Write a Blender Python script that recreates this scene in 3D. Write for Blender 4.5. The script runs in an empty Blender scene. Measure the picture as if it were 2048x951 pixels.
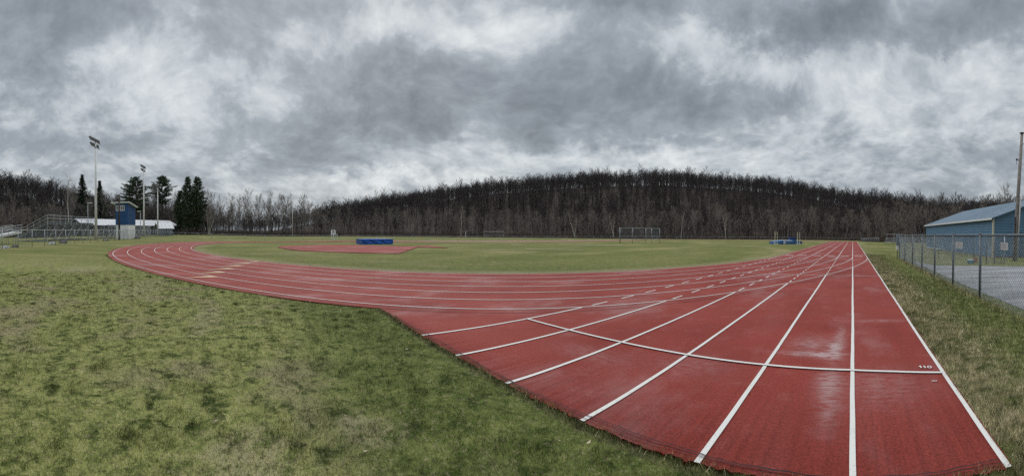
import bpy, math, random
import numpy as np
from mathutils import Vector, Matrix

rng = np.random.default_rng(7)
random.seed(7)
scene = bpy.context.scene
COL = scene.collection
PI = math.pi

# ------------------------------------------------------------------ camera
F_PX = 754.6
X0_PX = 1705.4
CAM_H = 1.642
TILT = 0.01217
cd = bpy.data.cameras.new('camera')
cd.type = 'PANO'
cd.panorama_type = 'CENTRAL_CYLINDRICAL'
cd.central_cylindrical_range_u_min = -1024 / F_PX
cd.central_cylindrical_range_u_max = 1024 / F_PX
cd.central_cylindrical_range_v_min = -(951 - 469.7) / F_PX
cd.central_cylindrical_range_v_max = 469.7 / F_PX
cd.central_cylindrical_radius = 1.0
cd.clip_start = 0.05
cd.clip_end = 6000
cam = bpy.data.objects.new('camera', cd)
COL.objects.link(cam)
th = (1024 - X0_PX) / F_PX
up = Vector((-TILT, 0, 1)).normalized()
fw = Vector((math.sin(th), math.cos(th), 0))
fw = (fw - fw.dot(up) * up).normalized()
rt = fw.cross(up)
cam.matrix_world = Matrix(((rt.x, up.x, -fw.x, 0), (rt.y, up.y, -fw.y, 0), (rt.z, up.z, -fw.z, CAM_H), (0, 0, 0, 1)))
scene.camera = cam

# ------------------------------------------------------------------ node helpers
class NT:
    def __init__(s, tree):
        s.t = tree
    def n(s, typ, **kw):
        nd = s.t.nodes.new(typ)
        for k, v in kw.items():
            setattr(nd, k, v)
        return nd
    def put(s, sock, v):
        if v is None:
            return
        if isinstance(v, bpy.types.NodeSocket):
            s.t.links.new(v, sock)
        else:
            if isinstance(v, (tuple, list)) and sock.type == 'RGBA' and len(v) == 3:
                v = (*v, 1)
            sock.default_value = v
    def m(s, op, a, b=None, c=None, clamp=False):
        nd = s.n('ShaderNodeMath', operation=op)
        nd.use_clamp = clamp
        for i, v in enumerate((a, b, c)):
            s.put(nd.inputs[i], v)
        return nd.outputs[0]
    def vm(s, op, a, b=None, sc=None):
        nd = s.n('ShaderNodeVectorMath', operation=op)
        s.put(nd.inputs[0], a)
        s.put(nd.inputs[1], b)
        if sc is not None:
            s.put(nd.inputs['Scale'], sc)
        return nd.outputs[0]
    def noise(s, vec, scale, detail=4, rough=0.55, dist=0.0, out='Fac', dims='3D'):
        nd = s.n('ShaderNodeTexNoise')
        nd.noise_dimensions = dims
        s.put(nd.inputs['Vector'], vec)
        s.put(nd.inputs['Scale'], scale)
        s.put(nd.inputs['Detail'], detail)
        s.put(nd.inputs['Roughness'], rough)
        s.put(nd.inputs['Distortion'], dist)
        return nd.outputs[out]
    def mix(s, f, a, b, blend='MIX'):
        nd = s.n('ShaderNodeMix', data_type='RGBA', blend_type=blend)
        nd.clamp_factor = True
        s.put(nd.inputs[0], f)
        s.put(nd.inputs[6], a)
        s.put(nd.inputs[7], b)
        return nd.outputs[2]
    def ramp(s, f, stops, interp='LINEAR'):
        nd = s.n('ShaderNodeValToRGB')
        cr = nd.color_ramp
        cr.interpolation = interp
        while len(cr.elements) < len(stops):
            cr.elements.new(0.5)
        for e, (p, c) in zip(cr.elements, stops):
            e.position = p
            e.color = (*c, 1) if len(c) == 3 else c
        s.put(nd.inputs[0], f)
        return nd.outputs[0]
    def smooth(s, v, a, b):
        nd = s.n('ShaderNodeMapRange', interpolation_type='SMOOTHSTEP')
        s.put(nd.inputs[0], v)
        s.put(nd.inputs[1], a)
        s.put(nd.inputs[2], b)
        nd.inputs[3].default_value = 0
        nd.inputs[4].default_value = 1
        return nd.outputs[0]
    def sep(s, v):
        nd = s.n('ShaderNodeSeparateXYZ')
        s.put(nd.inputs[0], v)
        return nd.outputs
    def comb(s, x, y, z):
        nd = s.n('ShaderNodeCombineXYZ')
        for i, v in enumerate((x, y, z)):
            s.put(nd.inputs[i], v)
        return nd.outputs[0]

# ------------------------------------------------------------------ world: overcast sky
SUN_EL, SUN_AZ = math.radians(52), -1.35
w = bpy.data.worlds.new('World')
scene.world = w
w.use_nodes = True
w.node_tree.nodes.clear()
N = NT(w.node_tree)
sky = N.n('ShaderNodeTexSky', sky_type='NISHITA')
sky.sun_disc = False
sky.sun_elevation = SUN_EL
sky.sun_rotation = SUN_AZ
sky.air_density = 1.4
sky.dust_density = 3.0
tc = N.n('ShaderNodeTexCoord')
dx, dy, dz = N.sep(tc.outputs['Generated'])
zc = N.m('MAXIMUM', dz, 0.0)
hor = N.m('SQRT', N.m('ADD', N.m('MULTIPLY', dx, dx), N.m('MULTIPLY', dy, dy)))
az = N.m('ARCTAN2', dx, dy)
el = N.m('DIVIDE', zc, N.m('MAXIMUM', hor, 0.05))
den = N.m('ADD', zc, 0.42)
P = N.comb(N.m('DIVIDE', dx, den), N.m('DIVIDE', dy, den), 0.0)
warp = N.vm('SUBTRACT', N.noise(P, 0.8, 3, 0.5, out='Color'), (0.5, 0.5, 0.5))
Pw = N.vm('ADD', P, N.vm('SCALE', warp, sc=0.6))
big = N.noise(Pw, 2.0, 6, 0.58, 0.4)
fine = N.noise(Pw, 6.0, 10, 0.62, 0.15)
wisp = N.noise(N.vm('MULTIPLY', Pw, (1.0, 1.2, 1.0)), 14.0, 8, 0.66, 0.15)
# directions of the brighter and darker banks of cloud: azimuth, elevation, spreads, amount (seen in the photograph)
def px(x, y):
    return (x - X0_PX) / F_PX, (466 - y) / F_PX
BANKS = [(320, 150, 170, 80, .38), (430, 225, 140, 50, .24), (170, 60, 90, 110, -.40), (560, 60, 160, 60, -.18), (40, 60, 120, 80, -.15),
         (110, 190, 80, 60, .15), (60, 135, 70, 22, -.20),
         (930, 60, 240, 45, .50), (720, 10, 160, 30, -.30), (480, 90, 90, 60, -.10), (900, 190, 300, 75, -.48), (660, 270, 170, 50, -.28),
         (1190, 215, 140, 60, -.25), (1430, 70, 70, 60, .55), (1530, 150, 110, 40, .45), (1600, 60, 150, 62, -.75),
         (1420, 180, 110, 50, -.25), (1220, 20, 160, 22, -.40), (1480, 215, 120, 35, -.25), (1800, 170, 170, 60, .46), (1930, 110, 130, 30, .35), (1950, 30, 160, 45, -.40),
         (1760, 250, 170, 30, .25), (1270, 320, 330, 22, .50), (860, 372, 160, 14, .60), (1980, 330, 130, 60, -.15),
         (500, 330, 200, 40, -.10), (150, 290, 190, 25, -.20), (100, 330, 260, 30, .16), (620, 390, 200, 22, .22)]
bank = None
warpd = N.vm('SUBTRACT', N.noise(tc.outputs['Generated'], 5.0, 8, 0.64, out='Color'), (0.5, 0.5, 0.5))
wx, wy, wz = N.sep(warpd)
azw = N.m('ADD', az, N.m('MULTIPLY', wx, 0.50))
elw = N.m('ADD', el, N.m('MULTIPLY', wy, 0.26))
for (x, y, sx, sy, a) in BANKS:
    u0, v0 = px(x, y)
    du = N.m('DIVIDE', N.m('SUBTRACT', azw, u0), sx / F_PX * 1.25)
    dv = N.m('DIVIDE', N.m('SUBTRACT', elw, v0), sy / F_PX * 1.25)
    g = N.m('MULTIPLY', N.m('EXPONENT', N.m('MULTIPLY', N.m('ADD', N.m('MULTIPLY', du, du), N.m('MULTIPLY', dv, dv)), -1.0)), a)
    bank = g if bank is None else N.m('ADD', bank, g)
d = N.m('ADD', 0.56, N.m('MULTIPLY', N.m('SUBTRACT', big, 0.5), 0.55))
d = N.m('ADD', d, N.m('MULTIPLY', N.m('SUBTRACT', fine, 0.5), 0.88))
d = N.m('ADD', d, N.m('MULTIPLY', N.m('SUBTRACT', wisp, 0.5), 0.22))
d = N.m('ADD', d, N.m('MULTIPLY', bank, 0.55))
rdg = N.m('SUBTRACT', 1.0, N.m('ABSOLUTE', N.m('SUBTRACT', N.m('MULTIPLY', N.noise(Pw, 5.2, 6, .58, .3), 2.0), 1.0)))
d = N.m('ADD', d, N.m('MULTIPLY', N.m('MULTIPLY', N.smooth(rdg, .74, 1.0), .11), N.smooth(d, .42, .66)))
rd2 = N.m('SUBTRACT', 1.0, N.m('ABSOLUTE', N.m('SUBTRACT', N.m('MULTIPLY', N.noise(N.vm('ADD', Pw, (3.1, 1.7, 0)), 8.5, 6, .6, .2), 2.0), 1.0)))
d = N.m('SUBTRACT', d, N.m('MULTIPLY', N.smooth(rd2, .70, 1.0), .07))
cloud = N.ramp(d, [(0.0, (.160, .182, .208)), (0.25, (.245, .277, .314)), (0.5, (.362, .405, .450)), (0.75, (.57, .612, .645)), (1.0, (.77, .805, .82))])
# overcast skies are brightest overhead
lift = N.m('ADD', 1.0, N.m('MULTIPLY', N.smooth(dz, 0.5, 0.95), 2.2))
cloud = N.vm('SCALE', cloud, sc=N.m('MULTIPLY', lift, 10.0))
allsky = N.mix(0.94, sky.outputs[0], cloud)
bg = N.n('ShaderNodeBackground')
N.put(bg.inputs[0], allsky)
bg.inputs[1].default_value = 0.1
out = N.n('ShaderNodeOutputWorld')
w.node_tree.links.new(bg.outputs[0], out.inputs[0])

sl = bpy.data.lights.new('sun', 'SUN')
sl.energy = 1.35
sl.angle = math.radians(50)
sl.color = (1.0, 0.96, 0.91)
so = bpy.data.objects.new('sun', sl)
COL.objects.link(so)
sdir = Vector((math.sin(SUN_AZ) * math.cos(SUN_EL), math.cos(SUN_AZ) * math.cos(SUN_EL), math.sin(SUN_EL)))
so.rotation_euler = sdir.to_track_quat('Z', 'Y').to_euler()

scene.view_settings.view_transform = 'Standard'
scene.view_settings.look = 'None'
scene.view_settings.exposure = 0.0
scene.view_settings.gamma = 1.0
scene.render.engine = 'CYCLES'
scene.cycles.max_bounces = 6
scene.cycles.diffuse_bounces = 3
scene.cycles.use_denoising = False

# ------------------------------------------------------------------ terrain
def sstep(t):
    t = np.clip(t, 0, 1)
    return t * t * (3 - 2 * t)

def zt(X, Y):
    """the field drains gently away from the start chute"""
    X = np.asarray(X, float)
    Y = np.asarray(Y, float)
    az_ = np.arctan2(X, Y)
    e = np.sqrt((X / 80) ** 2 + (Y / 150) ** 2)
    A = .6 + .5 * np.exp(-((az_ + .6) / .5) ** 2)
    return -A * sstep((e - .55) / .45) * sstep((Y + 25) / 30)

RIDGE = [(-400, 325), (0, 354), (60, 361), (110, 371), (160, 387), (230, 400), (300, 411), (380, 430), (480, 442), (560, 436), (640, 421), (700, 408), (800, 391),
         (900, 375), (1000, 362), (1100, 353), (1200, 347), (1330, 344), (1400, 349), (1500, 355), (1600, 367), (1700, 384), (1800, 400),
         (1860, 408), (1920, 409), (2048, 408), (2400, 408)]
RID_A = np.array([(p[0] - X0_PX) / F_PX for p in RIDGE])
RID_E = np.array([(469.7 + 9.18 * math.sin((p[0] - X0_PX) / F_PX) - p[1]) / F_PX for p in RIDGE])
RID_R = np.interp(RID_A, [(x - X0_PX) / F_PX for x in (0, 300, 480, 700, 1000, 1600, 1800, 2048)], [300, 320, 480, 470, 430, 420, 320, 300])
EDGE = [(-400, 100), (0, 102), (110, 118), (150, 152), (345, 172), (375, 152), (420, 150), (620, 152), (900, 156), (1000, 160), (1200, 168), (1400, 172), (1640, 174), (1715, 166), (1745, 108), (1800, 98), (1900, 98), (2048, 96), (2400, 90)]
EDG_A = np.array([(p[0] - X0_PX) / F_PX for p in EDGE])
EDG_R = np.array([p[1] for p in EDGE])
TREE_TOP = 14.0

def hillz(az_, r):
    rr = np.interp(az_, RID_A, RID_R)
    e = np.interp(az_, RID_A, RID_E)
    zr = np.maximum(e * rr + CAM_H - TREE_TOP, -2)
    r1 = np.interp(az_, EDG_A, EDG_R) + 18
    s = np.clip((r - r1) / (rr - r1), 0, None)
    up_ = np.where(s < 1, (1 - np.abs(1 - s) ** 1.35) * np.clip(s * 6, 0, 1) ** .5, 1.0)
    return zr * up_ * np.where(r > rr, np.exp(-((r - rr) / 260) ** 2), 1.0)

def gz(X, Y):
    X = np.asarray(X, float)
    Y = np.asarray(Y, float)
    az_ = np.arctan2(X, Y)
    r = np.hypot(X, Y)
    return zt(X, Y) + hillz(az_, r)

# ------------------------------------------------------------------ mesh helpers
class MB:
    def __init__(s):
        s.v = []
        s.f = []
    def add(s, vs, fs):
        b = len(s.v)
        s.v += [tuple(p) for p in vs]
        s.f += [tuple(b + i for i in f) for f in fs]
    def box(s, c, size, rz=0.0, bev=0.0, M=None):
        x, y, z = (q / 2 for q in size)
        vs = [Vector((sx * x, sy * y, sz * z)) for sz in (-1, 1) for sx, sy in ((-1, -1), (1, -1), (1, 1), (-1, 1))]
        R = Matrix.Rotation(rz, 3, 'Z') if M is None else M
        vs = [R @ p + Vector(c) for p in vs]
        s.add(vs, [(3, 2, 1, 0), (4, 5, 6, 7), (0, 1, 5, 4), (1, 2, 6, 5), (2, 3, 7, 6), (3, 0, 4, 7)])
    def tube(s, p0, p1, r0, r1=None, n=8, cap=True):
        r1 = r0 if r1 is None else r1
        p0 = Vector(p0)
        p1 = Vector(p1)
        a = (p1 - p0)
        if a.length < 1e-6:
            return
        a.normalize()
        u = a.orthogonal().normalized()
        v = a.cross(u)
        vs = []
        for p, r in ((p0, r0), (p1, r1)):
            for i in range(n):
                t = 2 * PI * i / n
                vs.append(p + (math.cos(t) * u + math.sin(t) * v) * r)
        fs = [(i, (i + 1) % n, n + (i + 1) % n, n + i) for i in range(n)]
        if cap:
            fs += [tuple(range(n - 1, -1, -1)), tuple(range(n, 2 * n))]
        s.add(vs, fs)
    def path(s, pts, rad, n=6):
        pts = [Vector(p) for p in pts]
        if not isinstance(rad, (list, tuple)):
            rad = [rad] * len(pts)
        u = None
        vs = []
        for i, p in enumerate(pts):
            a = (pts[min(i + 1, len(pts) - 1)] - pts[max(i - 1, 0)]).normalized()
            if u is None:
                u = a.orthogonal().normalized()
            else:
                u = (u - u.dot(a) * a).normalized()
            v = a.cross(u)
            for k in range(n):
                t = 2 * PI * k / n
                vs.append(p + (math.cos(t) * u + math.sin(t) * v) * rad[i])
        fs = []
        for i in range(len(pts) - 1):
            for k in range(n):
                fs.append((i * n + k, i * n + (k + 1) % n, (i + 1) * n + (k + 1) % n, (i + 1) * n + k))
        fs += [tuple(range(n - 1, -1, -1)), tuple(range((len(pts) - 1) * n, len(pts) * n))]
        s.add(vs, fs)
    def prism(s, poly, z0, z1):
        n = len(poly)
        vs = [(x, y, z0) for x, y in poly] + [(x, y, z1) for x, y in poly]
        fs = [tuple(range(n - 1, -1, -1)), tuple(range(n, 2 * n))] + [(i, (i + 1) % n, n + (i + 1) % n, n + i) for i in range(n)]
        s.add(vs, fs)
    def build(s, name, mat, parent=None, smooth=False):
        me = bpy.data.meshes.new(name)
        me.from_pydata(s.v, [], s.f)
        return link(name, me, mat, parent, smooth)

def link(name, me, mat, parent=None, smooth=False):
    me.materials.append(mat)
    if smooth:
        me.shade_smooth()
    o = bpy.data.objects.new(name, me)
    COL.objects.link(o)
    if parent is not None:
        o.parent = parent
    return o

def np_mesh(name, V, F, mat, parent=None, attrs=None):
    """V (n,3); F (m,k) all with k corners"""
    me = bpy.data.meshes.new(name)
    n, (m, k) = len(V), F.shape
    me.vertices.add(n)
    me.vertices.foreach_set('co', np.asarray(V, np.float32).ravel())
    me.loops.add(m * k)
    me.polygons.add(m)
    me.loops.foreach_set('vertex_index', F.astype(np.int32).ravel())
    me.polygons.foreach_set('loop_start', np.arange(0, m * k, k, dtype=np.int32))
    me.polygons.foreach_set('loop_total', np.full(m, k, dtype=np.int32))
    for an, av in (attrs or {}).items():
        a = me.attributes.new(an, 'FLOAT', 'POINT')
        a.data.foreach_set('value', np.asarray(av, np.float32))
    me.update(calc_edges=True)
    return link(name, me, mat, parent)

def tag(o, label=None, cat=None, group=None, kind=None):
    if label: o['label'] = label
    if cat: o['category'] = cat
    if group: o['group'] = group
    if kind: o['kind'] = kind
    return o

def thing(name, label, cat, loc, rz=0.0, group=None):
    o = bpy.data.objects.new(name, None)
    o.empty_display_size = 0.3
    COL.objects.link(o)
    o.location = loc
    o.rotation_euler = (0, 0, rz)
    return tag(o, label, cat, group)

def dup(root, loc, rz=0.0, sc=1.0, label=None):
    r = root.copy()
    COL.objects.link(r)
    r.location = loc
    r.rotation_euler = (0, 0, rz)
    r.scale = (sc, sc, sc) if not isinstance(sc, tuple) else sc
    if label:
        r['label'] = label
    for ch in list(root.children):
        c = ch.copy()
        COL.objects.link(c)
        c.parent = r
        for g in list(ch.children):
            e = g.copy()
            COL.objects.link(e)
            e.parent = c
    return r

# ------------------------------------------------------------------ materials
MATS = {}
def mat(name, col, rough=0.7, metal=0.0, var=0.0, scale=3.0, bump=0.0, col2=None, spec=0.5):
    if name in MATS:
        return MATS[name]
    m = bpy.data.materials.new(name)
    m.use_nodes = True
    T = NT(m.node_tree)
    b = m.node_tree.nodes['Principled BSDF']
    tcn = T.n('ShaderNodeTexCoord').outputs['Object']
    c = col
    if var > 0:
        f = T.noise(tcn, scale, 6, 0.6)
        lo = tuple(q * (1 - var) for q in col) if col2 is None else col2
        hi = tuple(min(1, q * (1 + var)) for q in col)
        c = T.mix(T.smooth(f, 0.3, 0.7), lo, hi)
    T.put(b.inputs['Base Color'], c)
    b.inputs['Roughness'].default_value = rough
    b.inputs['Metallic'].default_value = metal
    b.inputs['Specular IOR Level'].default_value = spec
    if bump:
        bn = T.n('ShaderNodeBump')
        bn.inputs['Strength'].default_value = bump
        bn.inputs['Distance'].default_value = 0.02
        T.put(bn.inputs['Height'], T.noise(tcn, scale * 6, 5, 0.6))
        T.put(b.inputs['Normal'], bn.outputs[0])
    MATS[name] = m
    return m

WHITE = mat('white_paint', (.74, .74, .72), .55, var=.08, scale=4)
GALV = mat('galvanised_steel', (.36, .38, .39), .45, .55, var=.15, scale=8)
DGALV = mat('dark_galvanised_steel', (.10, .12, .135), .5, .3, var=.2, scale=8)
WIRE = mat('fence_wire', (.30, .31, .32), .5, .5, var=.2, scale=6)
DWIRE = mat('dark_fence_wire', (.055, .062, .07), .6, .1, var=.2, scale=6)
ALU = mat('aluminium', (.55, .57, .58), .4, .6, var=.12, scale=5)
DARKM = mat('dark_metal', (.03, .033, .037), .5, .2, var=.2)
OLDWOOD = mat('weathered_wood', (.19, .172, .155), .85, var=.35, scale=3, bump=.5)
DARKWOOD = mat('dark_wood', (.05, .036, .03), .85, var=.3, scale=3, bump=.5)

def bark(name, col, var=.4):
    return mat(name, col, .9, var=var, scale=1.3, spec=.2)
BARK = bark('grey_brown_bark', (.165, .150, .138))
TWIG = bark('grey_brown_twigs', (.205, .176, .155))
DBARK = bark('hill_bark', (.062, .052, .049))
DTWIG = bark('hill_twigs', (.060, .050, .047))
PALEBARK = bark('pale_bark', (.46, .43, .38), .25)
PALETWIG = bark('pale_twigs', (.24, .21, .18))
NEEDLE = bark('pine_needles', (.058, .085, .044), .5)
DNEEDLE = bark('dark_needles', (.036, .054, .034), .5)
PINEBARK = bark('pine_bark', (.07, .05, .04))

# --- grass colour, shared by the lawn sheet and the blades standing on it
def grass_group():
    g = bpy.data.node_groups.new('lawn_colour', 'ShaderNodeTree')
    g.interface.new_socket('Color', in_out='OUTPUT', socket_type='NodeSocketColor')
    g.interface.new_socket('Thick', in_out='OUTPUT', socket_type='NodeSocketFloat')
    T = NT(g)
    geo = T.n('ShaderNodeNewGeometry')
    pos = T.vm('MULTIPLY', geo.outputs['Position'], (1, 1, 0))
    X, Y, _ = T.sep(pos)
    n1 = T.noise(pos, 0.09, 4, 0.55)
    n2 = T.noise(pos, 0.55, 5, 0.6, 0.4)
    n3 = T.noise(pos, 3.4, 5, 0.62, 0.3)
    n4 = T.noise(pos, 16.0, 4, 0.7)
    n5 = T.noise(pos, 60.0, 3, 0.7)
    green = (.112, .135, .036)
    dgreen = (.026, .045, .007)
    moss = (.250, .258, .085)
    pale = (.37, .355, .155)
    straw = (.29, .235, .150)
    soil = (.075, .056, .038)
    nc = T.noise(pos, 6.5, 6, 0.72, 0.5)
    # near lawn (outside the bend) is thin and mossy, the strip along the chute end is greener
    out_ = T.smooth(T.m('ADD', Y, T.m('MULTIPLY', T.m('SUBTRACT', n2, .5), 2.2)), 1.5, .1)
    far = T.smooth(X, -26.0, -13.0)
    thin = T.m('MULTIPLY', out_, far)
    c = T.mix(T.smooth(nc, .34, .56), (.064, .090, .019), green)
    c = T.mix(T.m('MULTIPLY', T.smooth(n3, .5, .72), .55), c, moss)
    c = T.mix(T.m('MULTIPLY', T.smooth(n2, .58, .72), .5), c, straw)
    cm = T.mix(T.smooth(nc, .36, .56), green, moss)
    cm = T.mix(T.m('MULTIPLY', T.smooth(nc, .54, .70), .75), cm, pale)
    cm = T.mix(T.m('MULTIPLY', T.smooth(n2, .50, .66), .65), cm, straw)
    c = T.mix(T.m('MULTIPLY', thin, .92), c, cm)
    # tufts
    tuft = T.m('MULTIPLY', T.smooth(n3, .50, .38), T.smooth(nc, .60, .46))
    c = T.mix(T.m('MULTIPLY', tuft, .85), c, dgreen)
    # bare, worn places
    for (qx, qy, qa, qb) in ((-10.4, -3.3, 2.6, .75), (-7.2, -1.0, 1.6, .35), (-2.6, -.1, .7, .5), (-3.0, .9, .35, .3), (-14.5, -7.5, 2.0, 1.2)):
        T.vm('LENGTH', T.vm('MULTIPLY', T.vm('SUBTRACT', pos, (qx, qy, 0)), (1 / qa, 1 / qb, 0)))
        ln = g.nodes[-1].outputs['Value']
        wb = T.m('MULTIPLY', T.smooth(T.m('ADD', ln, T.m('MULTIPLY', T.m('SUBTRACT', n3, .5), 1.6)), 1.1, .4), T.smooth(nc, .38, .56))
        c = T.mix(T.m('MULTIPLY', wb, .5), c, (.35, .295, .19))
    # wide worn areas
    c = T.mix(T.m('MULTIPLY', T.smooth(n1, .56, .70), .45), c, straw)
    # dry verge beside the straight, dry rim along the inner kerb
    rad = T.vm('LENGTH', T.vm('SUBTRACT', pos, (-40.70, 28.44, 0)))
    nd = g.nodes[-1]
    rad = nd.outputs['Value']
    inn = T.m('MULTIPLY', T.smooth(rad, 33.6, 34.6), T.smooth(rad, 36, 35.2))
    c = T.mix(T.m('MULTIPLY', inn, .55), c, straw)
    vx = T.m('ADD', X, T.m('MULTIPLY', T.m('SUBTRACT', n2, .5), 1.3))
    verge = T.m('MULTIPLY', T.m('MULTIPLY', T.smooth(vx, 1.0, 1.3), T.smooth(vx, 2.4, 1.6)), T.smooth(n3, .3, .6))
    c = T.mix(T.m('MULTIPLY', verge, .85), c, T.mix(T.smooth(nc, .40, .58), green, straw))
    lip = T.m('MULTIPLY', T.smooth(T.m('ABSOLUTE', T.m('SUBTRACT', Y, 2.41)), .085, .03), T.smooth(X, 1.3, 1.1))
    c = T.mix(T.m('MULTIPLY', lip, .4), c, soil)
    # thatch and soil showing at blade scale
    c = T.mix(T.m('MULTIPLY', T.smooth(n4, .52, .66), .45), c, straw)
    c = T.mix(T.m('MULTIPLY', T.smooth(n4, .47, .33), .7), c, soil)
    k = T.m('ADD', .2, T.m('MULTIPLY', n5, 1.5))
    c = T.mix(1.0, c, T.comb(k, k, k), 'MULTIPLY')
    go = T.n('NodeGroupOutput')
    T.put(go.inputs[0], c)
    T.put(go.inputs[1], nc)
    return g
LAWN = grass_group()

def ground_material():
    m = bpy.data.materials.new('lawn_and_wood_floor')
    m.use_nodes = True
    T = NT(m.node_tree)
    b = m.node_tree.nodes['Principled BSDF']
    gg = T.n('ShaderNodeGroup')
    gg.node_tree = LAWN
    at = T.n('ShaderNodeAttribute')
    at.attribute_name = 'wood'
    geo = T.n('ShaderNodeNewGeometry')
    pos = geo.outputs['Position']
    nf = T.noise(pos, .35, 6, .65)
    litter = T.mix(T.smooth(nf, .35, .65), (.030, .024, .021), (.072, .056, .045))
    # mowing stripes and dry streaks in the distance
    X, Y, Z = T.sep(pos)
    rdist = T.vm('LENGTH', pos)
    rdist = m.node_tree.nodes[-1].outputs['Value']
    patch = T.noise(T.vm('MULTIPLY', pos, (1, .45, 1)), .22, 7, .68)
    dry = T.m('MULTIPLY', T.smooth(patch, .5, .68), T.smooth(rdist, 18, 40))
    field = T.mix(T.m('MULTIPLY', T.smooth(rdist, 10, 26), .45), gg.outputs[0], T.mix(T.smooth(patch, .35, .6), (.112, .122, .034), (.225, .208, .080)))
    c = T.mix(T.m('MULTIPLY', dry, .6), field, (.30, .25, .125))
    c = T.mix(at.outputs['Fac'], c, litter)
    T.put(b.inputs['Base Color'], c)
    b.inputs['Roughness'].default_value = .95
    b.inputs['Specular IOR Level'].default_value = .1
    bn = T.n('ShaderNodeBump')
    bn.inputs['Strength'].default_value = .9
    bn.inputs['Distance'].default_value = .03
    T.put(bn.inputs['Height'], T.noise(pos, 22, 4, .7))
    T.put(b.inputs['Normal'], bn.outputs[0])
    return m

def blade_material():
    m = bpy.data.materials.new('grass_blades')
    m.use_nodes = True
    T = NT(m.node_tree)
    b = m.node_tree.nodes['Principled BSDF']
    gg = T.n('ShaderNodeGroup')
    gg.node_tree = LAWN
    r = T.n('ShaderNodeAttribute')
    r.attribute_name = 'rnd'
    d_ = T.n('ShaderNodeAttribute')
    d_.attribute_name = 'dry'
    f = r.outputs['Fac']
    c = T.mix(.40, gg.outputs[0], T.ramp(f, [(0, (.030, .050, .010)), (.45, (.11, .138, .034)), (.75, (.23, .235, .092)), (1, (.40, .355, .22))]))
    c = T.mix(d_.outputs['Fac'], c, T.ramp(f, [(0, (.24, .19, .10)), (1, (.62, .54, .35))]))
    fr = T.n('ShaderNodeTexWhiteNoise')
    fr.noise_dimensions = '1D'
    T.put(fr.inputs['W'], T.m('MULTIPLY', f, 917.0))
    k = T.m('ADD', .35, T.m('MULTIPLY', fr.outputs['Value'], 1.35))
    c = T.mix(1.0, c, T.comb(k, k, k), 'MULTIPLY')
    kc = T.m('ADD', .50, T.m('MULTIPLY', T.smooth(gg.outputs[1], .36, .60), .85))
    c = T.mix(1.0, c, T.comb(kc, kc, kc), 'MULTIPLY')
    T.put(b.inputs['Base Color'], c)
    b.inputs['Roughness'].default_value = .8
    b.inputs['Specular IOR Level'].default_value = .08
    return m

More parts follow.
